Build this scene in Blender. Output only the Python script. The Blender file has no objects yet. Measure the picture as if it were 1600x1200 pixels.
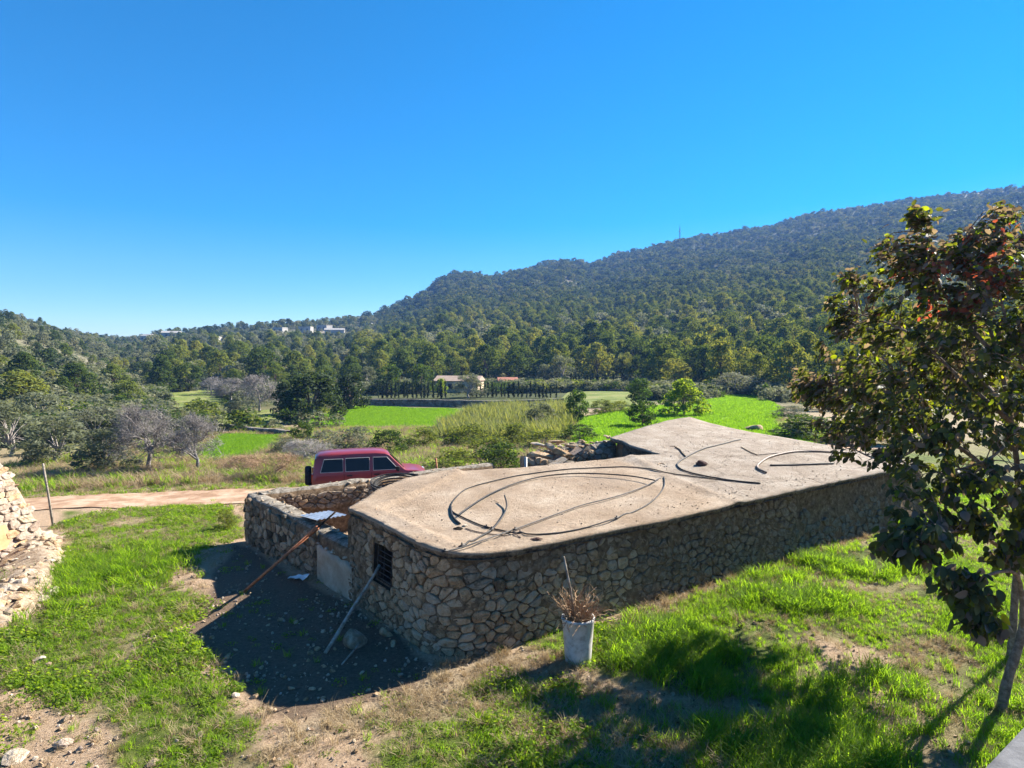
import bpy, math, random
import numpy as np
from mathutils import Vector, Matrix, Euler
from mathutils.geometry import delaunay_2d_cdt

R = math.radians
rng = np.random.default_rng(7)
random.seed(7)
scene = bpy.context.scene
COL = scene.collection

# ------------------------------------------------------------------ camera
EYE = Vector((0.0, 0.0, 5.0))
F = 971.0                      # focal length in pixels of the 1600 px photograph
PITCH = R(2.36)
cam_d = bpy.data.cameras.new('camera')
cam_d.sensor_width = 36.0
cam_d.lens = 36.0 * F / 1600.0
cam_d.clip_start = 0.05
cam_d.clip_end = 9000.0
cam = bpy.data.objects.new('camera', cam_d)
cam.location = EYE
cam.rotation_euler = (R(90) - PITCH, 0, 0)
COL.objects.link(cam)
scene.camera = cam

# ------------------------------------------------------------------ sky and sun
SUN_AZ, SUN_EL = R(54.5), R(33)
sun_vec = Vector((math.sin(SUN_AZ) * math.cos(SUN_EL), math.cos(SUN_AZ) * math.cos(SUN_EL), math.sin(SUN_EL)))
world = bpy.data.worlds.new('World')
scene.world = world
world.use_nodes = True
wn = world.node_tree.nodes
wl = world.node_tree.links
wn.clear()
w_out = wn.new('ShaderNodeOutputWorld')
w_bg = wn.new('ShaderNodeBackground')
w_sky = wn.new('ShaderNodeTexSky')
w_sky.sky_type = 'NISHITA'
w_sky.sun_disc = False
w_sky.sun_elevation = SUN_EL
w_sky.sun_rotation = SUN_AZ
w_sky.altitude = 200
w_sky.air_density = 1.0
w_sky.dust_density = 0.05
w_sky.ozone_density = 4.0
w_hsv = wn.new('ShaderNodeHueSaturation')
w_hsv.inputs['Saturation'].default_value = 1.55
w_hsv.inputs['Hue'].default_value = .496
w_hsv.inputs['Value'].default_value = 1.0
wl.new(w_sky.outputs['Color'], w_hsv.inputs['Color'])
wl.new(w_hsv.outputs['Color'], w_bg.inputs['Color'])
w_bg.inputs['Strength'].default_value = 0.05
wl.new(w_bg.outputs['Background'], w_out.inputs['Surface'])

sun_d = bpy.data.lights.new('sun', 'SUN')
sun_d.energy = 5.0
sun_d.angle = R(0.5)
sun_d.color = (1.0, 0.94, 0.84)
sun = bpy.data.objects.new('sun', sun_d)
sun.rotation_euler = (-sun_vec).to_track_quat('-Z', 'Y').to_euler()
sun.location = (60, 40, 60)
COL.objects.link(sun)

vs = scene.view_settings
scene.display_settings.display_device = 'sRGB'
vs.view_transform = 'Standard'
vs.look = 'None'
vs.gamma = 1.0
vs.use_curve_mapping = False
vs.exposure = 1.9
cy = scene.cycles
cy.use_denoising = True
cy.max_bounces = 8
cy.diffuse_bounces = 4
cy.transmission_bounces = 6
cy.transparent_max_bounces = 8
cy.volume_bounces = 0
cy.caustics_reflective = False
cy.caustics_refractive = False

HAZE_DENSITY = 0.00025

# ------------------------------------------------------------------ small helpers
def ray(px, py):
    cx, cyy = (px - 800) / F, (py - 600) / F
    c, s = math.cos(PITCH), math.sin(PITCH)
    return Vector((cx, c - cyy * s, -s - cyy * c))

def on_z(px, py, z):
    d = ray(px, py)
    t = (z - EYE.z) / d.z
    return EYE + d * t

def at_depth(px, py, Y):
    d = ray(px, py)
    return EYE + d * (Y / d.y)

def smooth01(a, b, x):
    t = np.clip((np.asarray(x, float) - a) / (b - a), 0, 1)
    return t * t * (3 - 2 * t)

_lat = np.random.default_rng(11).random((256, 256))
def vnoise(x, y, scale=1.0, seed=0):
    x = np.asarray(x, float) / scale + seed * 17.31
    y = np.asarray(y, float) / scale + seed * 9.77
    xi, yi = np.floor(x).astype(int), np.floor(y).astype(int)
    fx, fy = x - xi, y - yi
    fx = fx * fx * (3 - 2 * fx)
    fy = fy * fy * (3 - 2 * fy)
    a = _lat[xi & 255, yi & 255]; b = _lat[(xi + 1) & 255, yi & 255]
    c = _lat[xi & 255, (yi + 1) & 255]; d = _lat[(xi + 1) & 255, (yi + 1) & 255]
    return (a * (1 - fx) + b * fx) * (1 - fy) + (c * (1 - fx) + d * fx) * fy

def fbm(x, y, scale=1.0, seed=0, octaves=4):
    s, amp, tot = 0.0, 0.5, 0.0
    for k in range(octaves):
        s = s + amp * (vnoise(x, y, scale / 2 ** k, seed + k) - 0.5)
        tot += amp
        amp *= 0.5
    return s / tot * 2

# ------------------------------------------------------------------ terrain height
def th_of(px):
    return math.atan((px - 800) / F)

_tab = [  # photo column of a bearing, skyline row, ridge distance, foot distance, slope exponent
    (-700, 452, 230, 65, 1.0), (0, 493, 280, 72, 1.0), (90, 517, 340, 80, 1.0), (190, 531, 520, 105, 1.2),
    (300, 518, 480, 120, 1.2), (480, 505, 520, 135, 1.3), (590, 492, 640, 145, 1.35), (640, 473, 700, 150, 1.35),
    (700, 433, 800, 150, 1.3), (735, 428, 810, 150, 1.3), (765, 434, 830, 150, 1.3), (800, 428, 850, 150, 1.25), (850, 416, 900, 150, 1.25),
    (880, 409, 900, 150, 1.25), (920, 415, 930, 150, 1.25), (960, 402, 960, 150, 1.25), (1060, 378, 1000, 150, 1.2),
    (1200, 356, 1080, 145, 1.2), (1260, 339, 1100, 140, 1.2), (1420, 315, 1150, 130, 1.2), (1570, 298, 1200, 120, 1.2),
    (1660, 300, 1200, 115, 1.2), (2400, 330, 1200, 110, 1.2)]
_tt = np.array([-math.pi] + [th_of(t[0]) for t in _tab] + [math.pi])
_pe = np.array([0.06] + [(560 - t[1]) / F * math.cos(th_of(t[0])) for t in _tab] + [0.06])
_pd = np.array([300] + [t[2] for t in _tab] + [300.0])
_pf = np.array([90] + [t[3] for t in _tab] + [90.0])
_pp = np.array([1.2] + [t[4] for t in _tab] + [1.2])
_rv = [0, 16, 21, 24, 28, 35, 45, 60, 75, 100, 130, 180]
_zl = [0, 0, -.25, -.42, -.6, -1.0, -1.5, -1.8, -2.0, -2.0, -1.8, -1.0]
_zr = [0, .05, .1, 0, -.2, -.5, -.8, -1.0, -1.0, -1.3, -1.3, -.8]

def T(x, y):
    x = np.asarray(x, float); y = np.asarray(y, float)
    r = np.hypot(x, y) + 1e-6
    th = np.arctan2(x, y)
    k = smooth01(R(-2), R(10), th)
    base = np.interp(r, _rv, _zl) * (1 - k) + np.interp(r, _rv, _zr) * k
    e = np.interp(th, _tt, _pe); D = np.interp(th, _tt, _pd)
    f = np.interp(th, _tt, _pf); p = np.interp(th, _tt, _pp)
    zr = 5.0 + e * D
    s = np.clip((r - f) / (D - f), 0, 1)
    hill = (zr + 1.0) * s ** p
    und = fbm(x, y, 150, 3, 4) * 0.055 * hill + fbm(x, y, 45, 9, 3) * np.minimum(hill * 0.06, 2.0)
    hill = hill + und * (1 - smooth01(0.75, 1.0, s))
    z = base + hill - np.clip(r - D, 0, None) * 0.12
    z = np.maximum(z, -4)
    near = 1 - smooth01(18, 60, r)
    z = z + near * (fbm(x, y, 3.2, 5, 3) * 0.10 + fbm(x, y, 0.7, 21, 3) * 0.035)
    z = z + (1 - near) * fbm(x, y, 14, 31, 2) * 0.12 * (1 - smooth01(100, 200, r))
    # low bank on the lower left, with a lip beside the bare strip
    z = z + 0.16 * np.exp(-(((x + 0.1) / 2.2) ** 2 + ((y - 7.6) / 0.9) ** 2))
    return z

def Tz(x, y):
    return float(T(x, y))

def at(px, py, tmax=2500):
    d = ray(px, py)
    t, prev = 2.0, 2.0
    while t < tmax:
        p = EYE + d * t
        if p.z < Tz(p.x, p.y):
            lo, hi = prev, t
            for _ in range(26):
                m = (lo + hi) / 2
                q = EYE + d * m
                if q.z < Tz(q.x, q.y): hi = m
                else: lo = m
            return EYE + d * hi
        prev = t
        t *= 1.02
    return EYE + d * tmax

# ------------------------------------------------------------------ object helpers
def tag(o, label, cat, group=None):
    o['label'] = label
    o['category'] = cat
    if group: o['group'] = group
    return o

def empty(name, loc, label=None, cat=None, group=None):
    o = bpy.data.objects.new(name, None)
    o.location = loc
    o.empty_display_size = 0.2
    COL.objects.link(o)
    if label: tag(o, label, cat, group)
    return o

def link(name, me, parent=None, loc=None):
    o = bpy.data.objects.new(name, me)
    COL.objects.link(o)
    if parent is not None:
        o.parent = parent
    if loc is not None:
        o.location = loc
    return o

class MB:
    """collects vertices and faces (in world or local space) of ONE mesh object"""
    def __init__(self):
        self.v, self.f, self.m, self.cur = [], [], [], 0
    def add(self, vs_, fs_):
        n = len(self.v)
        self.v.extend([tuple(p) for p in vs_])
        for q in fs_:
            self.f.append(tuple(i + n for i in q)); self.m.append(self.cur)
    def box(self, c, s, rot=None):
        M = rot.to_matrix() if isinstance(rot, Euler) else (rot or Matrix.Identity(3))
        pts = []
        for sx in (-.5, .5):
            for sy in (-.5, .5):
                for sz in (-.5, .5):
                    pts.append(Vector(c) + M @ Vector((sx * s[0], sy * s[1], sz * s[2])))
        self.add(pts, [(0, 1, 3, 2), (4, 6, 7, 5), (0, 4, 5, 1), (2, 3, 7, 6), (0, 2, 6, 4), (1, 5, 7, 3)])
    def tube(self, path, rad, n=8, caps=True):
        path = [Vector(p) for p in path]
        m = len(path)
        rad = [rad] * m if not hasattr(rad, '__len__') else rad
        up = None
        vs_, fs_ = [], []
        for i, p in enumerate(path):
            d = (path[min(i + 1, m - 1)] - path[max(i - 1, 0)]).normalized()
            if up is None:
                a = Vector((0, 0, 1)) if abs(d.z) < .9 else Vector((1, 0, 0))
                up = d.cross(a).normalized()
            up = (up - d * up.dot(d)).normalized()
            w = d.cross(up)
            for k in range(n):
                an = 2 * math.pi * k / n
                vs_.append(p + (up * math.cos(an) + w * math.sin(an)) * rad[i])
        for i in range(m - 1):
            for k in range(n):
                fs_.append((i * n + k, i * n + (k + 1) % n, (i + 1) * n + (k + 1) % n, (i + 1) * n + k))
        if caps:
            fs_.append(tuple(range(n - 1, -1, -1)))
            fs_.append(tuple((m - 1) * n + k for k in range(n)))
        self.add(vs_, fs_)
    def lathe(self, c, prof, n=24, wob=0.0):
        vs_, fs_ = [], []
        for i, (r_, z_) in enumerate(prof):
            for k in range(n):
                an = 2 * math.pi * k / n
                rr = r_ * (1 + wob * math.sin(3 * an + i) * .5)
                vs_.append((c[0] + rr * math.cos(an), c[1] + rr * math.sin(an), c[2] + z_))
        for i in range(len(prof) - 1):
            for k in range(n):
                fs_.append((i * n + k, i * n + (k + 1) % n, (i + 1) * n + (k + 1) % n, (i + 1) * n + k))
        self.add(vs_, fs_)
    def prism(self, poly, axis_a, axis_b, axis_n, origin, n0, n1):
        """extrude 2D poly (a,b) along axis_n between n0 and n1"""
        o, A, B, N = Vector(origin), Vector(axis_a), Vector(axis_b), Vector(axis_n)
        k = len(poly)
        vs_ = [o + A * a + B * b + N * n0 for a, b in poly] + [o + A * a + B * b + N * n1 for a, b in poly]
        fs_ = [tuple(range(k - 1, -1, -1)), tuple(range(k, 2 * k))]
        for i in range(k):
            j = (i + 1) % k
            fs_.append((i, j, j + k, i + k))
        self.add(vs_, fs_)
    def mesh(self, name, mats, smooth=False, origin=None):
        me = bpy.data.meshes.new(name)
        o = Vector(origin) if origin is not None else Vector((0, 0, 0))
        me.from_pydata([tuple(Vector(p) - o) for p in self.v], [], self.f)
        mats = mats if isinstance(mats, (list, tuple)) else [mats]
        for m in mats: me.materials.append(m)
        if len(mats) > 1: me.polygons.foreach_set('material_index', self.m)
        if smooth: me.polygons.foreach_set('use_smooth', [True] * len(me.polygons))
        me.update()
        return me
    def build(self, name, mats, parent=None, smooth=False, origin=None, bevel=0.0):
        """vertices are in world space; origin (or the parent's location) becomes the local zero"""
        o0 = Vector(origin) if origin is not None else (Vector(parent.location) if parent is not None else Vector((0, 0, 0)))
        me = self.mesh(name, mats, smooth, o0)
        ob = link(name, me, parent, None if parent is not None else o0)
        if bevel:
            b = ob.modifiers.new('bevel', 'BEVEL'); b.width = bevel; b.segments = 2; b.limit_method = 'ANGLE'
        return ob

def np_mesh(name, verts, quads, mats, mat_idx=None, smooth=False):
    """fast mesh from arrays; quads is (n,k)"""
    me = bpy.data.meshes.new(name)
    nv, nf, k = len(verts), len(quads), quads.shape[1]
    me.vertices.add(nv)
    me.vertices.foreach_set('co', np.ascontiguousarray(verts, np.float32).ravel())
    me.loops.add(nf * k)
    me.loops.foreach_set('vertex_index', np.ascontiguousarray(quads, np.int32).ravel())
    me.polygons.add(nf)
    me.polygons.foreach_set('loop_start', np.arange(0, nf * k, k, dtype=np.int32))
    me.polygons.foreach_set('loop_total', np.full(nf, k, np.int32))
    mats = mats if isinstance(mats, (list, tuple)) else [mats]
    for m in mats: me.materials.append(m)
    if mat_idx is not None: me.polygons.foreach_set('material_index', np.asarray(mat_idx, np.int32))
    if smooth: me.polygons.foreach_set('use_smooth', np.ones(nf, bool))
    me.update(calc_edges=True)
    me.validate()
    return me

# ------------------------------------------------------------------ materials
def new_mat(name):
    m = bpy.data.materials.new(name)
    m.use_nodes = True
    nt = m.node_tree
    nt.nodes.clear()
    return m, nt, nt.nodes.new('ShaderNodeOutputMaterial')

def N(nt, typ, **kw):
    n = nt.nodes.new(typ)
    for k, v in kw.items():
        if k in n.inputs: n.inputs[k].default_value = v
        else: setattr(n, k, v)
    return n

def ramp(nt, stops):
    n = nt.nodes.new('ShaderNodeValToRGB')
    el = n.color_ramp.elements
    while len(el) < len(stops): el.new(0.5)
    for e, (p, c) in zip(el, stops):
        e.position = p
        e.color = (c[0], c[1], c[2], 1)
    return n

def mixc(nt, a, b, fac, mode='MIX'):
    n = nt.nodes.new('ShaderNodeMix')
    n.data_type = 'RGBA'; n.blend_type = mode
    for sock, v in ((n.inputs[0], fac), (n.inputs[6], a), (n.inputs[7], b)):
        if hasattr(v, 'is_output'): nt.links.new(v, sock)
        elif isinstance(v, (int, float)): sock.default_value = v
        else: sock.default_value = (v[0], v[1], v[2], 1)
    return n.outputs[2]

def coords(nt, kind='Object'):
    return nt.nodes.new('ShaderNodeTexCoord').outputs[kind]

def world_pos(nt):
    return nt.nodes.new('ShaderNodeNewGeometry').outputs['Position']

def noise(nt, vec, scale, detail=5, rough=.6, w=None):
    n = nt.nodes.new('ShaderNodeTexNoise')
    n.inputs['Scale'].default_value = scale
    n.inputs['Detail'].default_value = detail
    n.inputs['Roughness'].default_value = rough
    nt.links.new(vec, n.inputs['Vector'])
    return n.outputs['Fac']

def surface(name, stops, scale=6.0, rough=.85, bump=.3, bump_scale=40.0, bump_dist=.02, spec=.25, vary=0.0, spots=None, metallic=0.0, pos=True):
    """noise-mixed colour with a bump; vary mixes in a per-object shift; spots = (scale, lo, hi, colour)"""
    m, nt, out = new_mat(name)
    v = world_pos(nt) if pos else coords(nt)
    f = noise(nt, v, scale, 7, .68)
    mr0 = N(nt, 'ShaderNodeMapRange'); mr0.inputs['From Min'].default_value = .30; mr0.inputs['From Max'].default_value = .70
    nt.links.new(f, mr0.inputs['Value']); f = mr0.outputs[0]
    if vary:
        oi = nt.nodes.new('ShaderNodeObjectInfo')
        ma = N(nt, 'ShaderNodeMath', operation='MULTIPLY_ADD')
        nt.links.new(oi.outputs['Random'], ma.inputs[0]); ma.inputs[1].default_value = vary; ma.inputs[2].default_value = -vary / 2
        ad = N(nt, 'ShaderNodeMath', operation='ADD', use_clamp=True)
        nt.links.new(ma.outputs[0], ad.inputs[0]); nt.links.new(f, ad.inputs[1])
        f = ad.outputs[0]
    rp = ramp(nt, stops)
    nt.links.new(f, rp.inputs[0])
    c = rp.outputs[0]
    for sp in (spots or []):
        sf = noise(nt, v, sp[0], 4, .65)
        mr = N(nt, 'ShaderNodeMapRange')
        mr.inputs['From Min'].default_value = sp[1]; mr.inputs['From Max'].default_value = sp[2]
        nt.links.new(sf, mr.inputs['Value'])
        c = mixc(nt, c, sp[3], mr.outputs[0])
    b = N(nt, 'ShaderNodeBsdfPrincipled')
    nt.links.new(c, b.inputs['Base Color'])
    b.inputs['Roughness'].default_value = rough
    b.inputs['Metallic'].default_value = metallic
    b.inputs['Specular IOR Level'].default_value = spec
    if bump:
        bn = N(nt, 'ShaderNodeBump')
        bn.inputs['Strength'].default_value = bump
        bn.inputs['Distance'].default_value = bump_dist
        nt.links.new(noise(nt, v, bump_scale, 6, .7), bn.inputs['Height'])
        nt.links.new(bn.outputs[0], b.inputs['Normal'])
    nt.links.new(b.outputs[0], out.inputs[0])
    return m

def leaf_mat(name, cols, trans=.45, tcol=None, rough=.7, spec=.12, inst=.5, tmul=1.6):
    """leaf: a mix of reflecting and transmitting light; colour varies leaf by leaf and plant by plant"""
    m, nt, out = new_mat(name)
    g = nt.nodes.new('ShaderNodeNewGeometry')
    oi = nt.nodes.new('ShaderNodeObjectInfo')
    ma = N(nt, 'ShaderNodeMath', operation='MULTIPLY'); nt.links.new(g.outputs['Random Per Island'], ma.inputs[0]); ma.inputs[1].default_value = 1 - inst
    mb = N(nt, 'ShaderNodeMath', operation='MULTIPLY_ADD'); nt.links.new(oi.outputs['Random'], mb.inputs[0]); mb.inputs[1].default_value = inst
    nt.links.new(ma.outputs[0], mb.inputs[2])
    k = len(cols)
    rp = ramp(nt, [(i / max(1, k - 1), c) for i, c in enumerate(cols)])
    nt.links.new(mb.outputs[0], rp.inputs[0])
    b = N(nt, 'ShaderNodeBsdfPrincipled')
    nt.links.new(rp.outputs[0], b.inputs['Base Color'])
    b.inputs['Roughness'].default_value = rough
    b.inputs['Specular IOR Level'].default_value = spec
    t = N(nt, 'ShaderNodeBsdfTranslucent')
    tc = mixc(nt, rp.outputs[0], tcol or (1.5, 1.35, .55), 1.0, 'MULTIPLY')
    tm = mixc(nt, tc, (tmul, tmul, tmul), 1.0, 'MULTIPLY')
    nt.links.new(tm, t.inputs['Color'])
    mx = N(nt, 'ShaderNodeMixShader'); mx.inputs[0].default_value = trans
    nt.links.new(b.outputs[0], mx.inputs[1]); nt.links.new(t.outputs[0], mx.inputs[2])
    nt.links.new(mx.outputs[0], out.inputs[0])
    return m

M = {}
M['stone'] = surface('rubble_stone', [(.0, (.24, .15, .078)), (.4, (.42, .28, .16)), (.75, (.50, .365, .235)), (1, (.47, .38, .28))], 7, .9, .9, 26, .05, .1, .6,
                     [(9, .60, .72, (.13, .10, .07))])
M['stone_grey'] = surface('weathered_stone', [(0, (.17, .115, .068)), (.5, (.32, .235, .155)), (1, (.44, .355, .26))], 7, .9, .9, 26, .05, .1, .7,
                          [(6, .56, .70, (.09, .072, .05))])
M['pale_stone'] = surface('pale_stone', [(.05, (.23, .165, .105)), (.5, (.37, .29, .205)), (.95, (.50, .43, .34))], 8, .9, .8, 24, .05, .15, .6)
M['pink_stone'] = surface('pink_stone', [(.05, (.24, .175, .13)), (.5, (.35, .27, .21)), (.95, (.46, .38, .31))], 7, .9, .8, 24, .05, .15, .7)
M['mortar'] = surface('earth_mortar', [(.1, (.08, .052, .03)), (.6, (.20, .135, .08)), (.95, (.33, .24, .155))], 9, .95, .8, 40, .04, .1)
M['plaster'] = surface('old_lime_plaster', [(.2, (.30, .245, .18)), (.6, (.38, .32, .24)), (.9, (.46, .40, .32))], 2.5, .92, .5, 60, .012, .1, 0, [(1.1, .6, .72, (.22, .17, .12))])
M['lime_top'] = surface('weathered_lime_cap', [(.1, (.15, .12, .09)), (.5, (.29, .25, .195)), (.95, (.46, .41, .34))], 9, .95, 1, 40, .05, .1, 0, [(5, .52, .64, (.10, .082, .06))])
M['terracotta'] = surface('orange_render', [(.1, (.36, .18, .085)), (.5, (.44, .245, .125)), (.9, (.50, .30, .17))], 3, .9, .3, 50, .01, .1)
M['dark'] = surface('dark_earth_and_shade', [(.2, (.03, .024, .018)), (.8, (.07, .055, .04))], 3, .95, .5, 20, .03, .05)  # earth colour, made near black for the shade inside openings too
M['wood'] = surface('weathered_wood', [(.2, (.13, .10, .075)), (.6, (.27, .23, .18)), (.9, (.36, .32, .27))], 11, .85, .5, 60, .008, .15, .4)
M['old_beam'] = surface('dark_old_beam', [(.2, (.035, .026, .02)), (.8, (.11, .08, .055))], 9, .9, .5, 40, .01, .1, .4)
M['bark'] = surface('grey_brown_bark', [(.2, (.12, .085, .06)), (.6, (.23, .17, .125)), (.9, (.30, .24, .19))], 14, .9, .7, 50, .012, .1)
M['pale_bark'] = surface('pale_grey_bark', [(.2, (.20, .17, .15)), (.8, (.42, .38, .34))], 9, .9, .5, 40, .012, .1)
M['far_bark'] = surface('pine_bark', [(.2, (.07, .05, .035)), (.8, (.15, .11, .08))], 2, .9, 0)
M['twig'] = surface('bare_twigs', [(.1, (.15, .13, .115)), (.5, (.26, .235, .215)), (.9, (.36, .33, .305))], 3, .9, 0, vary=.5)
M['dry_twig'] = surface('dry_brown_stems', [(.1, (.17, .10, .055)), (.5, (.32, .20, .11)), (.9, (.45, .33, .2))], 30, .9, 0)
M['hose'] = surface('dull_black_pipe', [(.2, (.016, .015, .014)), (.8, (.04, .037, .034))], 14, .62, .1, 60, .003, .2)
M['hose_brown'] = surface('dusty_brown_pipe', [(.2, (.13, .085, .06)), (.8, (.24, .17, .125))], 14, .6, .1, 60, .003, .3)
M['hose_grey'] = surface('sunbleached_grey_pipe', [(.2, (.05, .046, .042)), (.8, (.11, .10, .09))], 14, .65, .1, 60, .003, .2)
M['rust'] = surface('rusty_orange_steel', [(.2, (.26, .085, .035)), (.6, (.42, .15, .065)), (.9, (.50, .22, .11))], 18, .7, .3, 70, .004, .3, 0)
M['iron'] = surface('dark_iron', [(.2, (.022, .021, .02)), (.8, (.06, .052, .045))], 18, .6, .2, 60, .004, .4, 0, None, .3)
M['steel'] = surface('dull_galvanised_steel', [(.2, (.25, .24, .22)), (.8, (.42, .41, .39))], 12, .5, .1, 40, .004, .5, 0, None, .4)
M['tin'] = surface('galvanised_corrugated_sheet', [(.2, (.40, .42, .44)), (.8, (.62, .64, .66))], 6, .42, .1, 40, .004, .5, 0, [(3, .6, .72, (.3, .2, .13))], .35)
M['bin'] = surface('chalky_cement_pot', [(.2, (.38, .34, .29)), (.5, (.52, .49, .44)), (.9, (.60, .57, .53))], 7, .7, .25, 60, .006, .3, 0, [(3, .6, .75, (.30, .23, .17))])
M['soil'] = surface('dark_potting_soil', [(.2, (.03, .02, .014)), (.8, (.09, .06, .04))], 20, .95, .6, 60, .02, .1)
M['concrete'] = surface('grey_concrete', [(.2, (.075, .075, .08)), (.8, (.15, .15, .155))], 8, .9, .4, 60, .008, .2)
M['white_scrap'] = surface('white_plastic', [(.2, (.62, .61, .6)), (.8, (.78, .77, .75))], 9, .5, .1)
M['blue_scrap'] = surface('blue_plastic', [(.2, (.03, .06, .22)), (.8, (.06, .10, .32))], 9, .5, .1)
M['rag'] = surface('dark_brown_rag', [(.2, (.05, .03, .024)), (.8, (.14, .075, .055))], 30, .9, .4)
M['house_wall'] = surface('pink_house_render', [(.2, (.50, .36, .25)), (.8, (.62, .47, .34))], 1.5, .9, 0)
M['white_wall'] = surface('whitewashed_wall', [(.2, (.28, .265, .24)), (.8, (.38, .36, .33))], .5, .9, 0)
M['roof_tile'] = surface('red_roof_tiles', [(.2, (.32, .12, .075)), (.8, (.44, .19, .12))], 2, .9, 0)
M['window_dark'] = surface('dark_window', [(.2, (.02, .022, .026)), (.8, (.035, .038, .042))], 2, .15, 0, spec=.5)
M['far_stone'] = surface('terrace_stone', [(.2, (.10, .085, .065)), (.5, (.22, .19, .15)), (.9, (.36, .32, .27))], 1.4, .95, .8, 3.5, .15, .1)

# leaves
M['pine'] = leaf_mat('pine_needles', [(.045, .07, .022), (.085, .12, .030), (.14, .165, .040), (.23, .23, .065)], .30, inst=.8, spec=0, rough=1)
M['pine_far'] = leaf_mat('distant_woodland_leaves', [(.032, .052, .022), (.062, .090, .030), (.105, .13, .045), (.16, .16, .07)], .25, inst=.85, spec=0, rough=1)
M['olive'] = leaf_mat('olive_leaves', [(.085, .10, .055), (.12, .135, .08), (.16, .17, .11)], .35, (1.2, 1.15, .8), inst=.4)
M['carob'] = leaf_mat('carob_leaves', [(.022, .038, .014), (.034, .055, .019), (.055, .082, .026)], .3, inst=.3)
M['citrus'] = leaf_mat('citrus_leaves', [(.022, .048, .012), (.04, .08, .016), (.075, .125, .022)], .4, inst=.2)
M['lemon'] = leaf_mat('yellow_green_leaves', [(.07, .125, .012), (.12, .18, .018), (.19, .23, .025)], .5, inst=.1)
M['shrub'] = leaf_mat('shrub_leaves', [(.055, .075, .02), (.095, .125, .028), (.15, .175, .045)], .45, inst=.35)
M['shrub_grey'] = leaf_mat('grey_green_leaves', [(.085, .095, .062), (.13, .14, .095), (.19, .19, .14)], .3, (1.2, 1.15, .8), inst=.4)
M['shrub_dark'] = leaf_mat('dark_shrub_leaves', [(.02, .04, .012), (.035, .065, .016), (.07, .11, .022)], .4, inst=.3)
M['cypress'] = leaf_mat('cypress_leaves', [(.012, .024, .011), (.02, .035, .014), (.03, .05, .018)], .2, inst=.4)
M['reed'] = leaf_mat('cane_leaves', [(.085, .115, .04), (.13, .155, .06), (.20, .20, .10)], .4, inst=.4)
M['grass'] = leaf_mat('lush_grass', [(.07, .125, .014), (.12, .19, .019), (.20, .255, .032)], .58, (1.2, 1.3, .35), inst=.3, tmul=2.1)
M['grass_crop'] = leaf_mat('green_crop', [(.07, .155, .012), (.12, .23, .016), (.20, .29, .035)], .5, (1.3, 1.3, .4), inst=.4)
M['weed'] = leaf_mat('clover_leaves', [(.08, .14, .016), (.13, .20, .022), (.20, .26, .035)], .5, (1.4, 1.3, .4), inst=.4, tmul=1.9)
M['straw'] = leaf_mat('dry_straw', [(.22, .16, .085), (.34, .26, .15), (.46, .37, .23)], .3, (1.1, 1.0, .8), inst=.4, tmul=1.2)
M['tree_leaf'] = leaf_mat('dark_broad_leaves', [(.026, .034, .015), (.045, .056, .022), (.070, .082, .03), (.11, .13, .035)], .33, (1.6, 1.5, .4), .6, .22, inst=.15, tmul=2.0)
M['leaf_brown'] = leaf_mat('brownish_broad_leaves', [(.10, .082, .06), (.16, .13, .10), (.25, .21, .165)], .36, (1.3, 1.1, .7), .6, .2, inst=.3)
M['leaf_yellow'] = leaf_mat('yellow_green_broad_leaves', [(.10, .15, .015), (.17, .21, .02), (.26, .24, .03)], .5, (1.4, 1.3, .3), .6, .2, inst=.3)
M['leaf_red'] = leaf_mat('reddish_broad_leaves', [(.16, .045, .03), (.26, .08, .05), (.32, .14, .08)], .4, (1.4, .9, .6), .6, .2, inst=.3)
M['litter'] = leaf_mat('dead_brown_leaves', [(.07, .045, .025), (.16, .10, .06), (.30, .21, .13)], .15, (1.1, 1, .8), inst=.9)
M['scrub'] = leaf_mat('pale_scrub_leaves', [(.10, .115, .06), (.16, .17, .095), (.24, .23, .15)], .3, (1.2, 1.15, .8), inst=.6)
# ================================================================== GROUND
def poly_world(pts):
    return [at(px, py).to_2d() for px, py in pts]

def in_poly(x, y, poly):
    inside = np.zeros(np.shape(x), bool)
    n = len(poly)
    for i in range(n):
        x0, y0 = poly[i]; x1, y1 = poly[(i + 1) % n]
        if y0 == y1: continue
        c = ((y0 > y) != (y1 > y)) & (x < (x1 - x0) * (y - y0) / (y1 - y0) + x0)
        inside ^= c
    return inside

def soft_poly(x, y, poly, wob=.35, seed=0):
    """share of jittered tests that fall inside: a ragged soft edge"""
    acc = 0.0
    for k in range(4):
        a = k * 1.57 + .4
        xx = x + fbm(x, y, 1.1, seed + 40, 3) * wob * 1.6 + math.cos(a) * wob * .4
        yy = y + fbm(x, y, 1.1, seed + 50, 3) * wob * 1.6 + math.sin(a) * wob * .4
        acc = acc + in_poly(xx, yy, poly)
    return acc / 4.0

G_LEFT = poly_world([(95, 797), (330, 790), (375, 800), (372, 838), (310, 862), (262, 900), (325, 925), (345, 950), (292, 985), (302, 1020),
                     (385, 1120), (440, 1200), (430, 1260), (160, 1260), (170, 1110), (60, 1080), (0, 1050), (-60, 1000), (0, 985), (60, 955), (100, 900)])
G_TER = poly_world([(-20, 845), (60, 842), (62, 870), (30, 905), (-20, 925)])
G_RIGHT = poly_world([(1000, 1010), (960, 985), (1060, 935), (1190, 895), (1330, 850), (1420, 800), (1600, 770), (1800, 800), (2000, 1000),
                      (1800, 1300), (1500, 1350), (1400, 1250), (1290, 1120), (1120, 1100), (1010, 1060)])
G_BOT = poly_world([(580, 1200), (600, 1155), (690, 1138), (760, 1160), (850, 1125), (900, 1150), (1000, 1090), (1100, 1120), (1250, 1110), (1420, 1180),
                    (1420, 1300), (560, 1300)])
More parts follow.
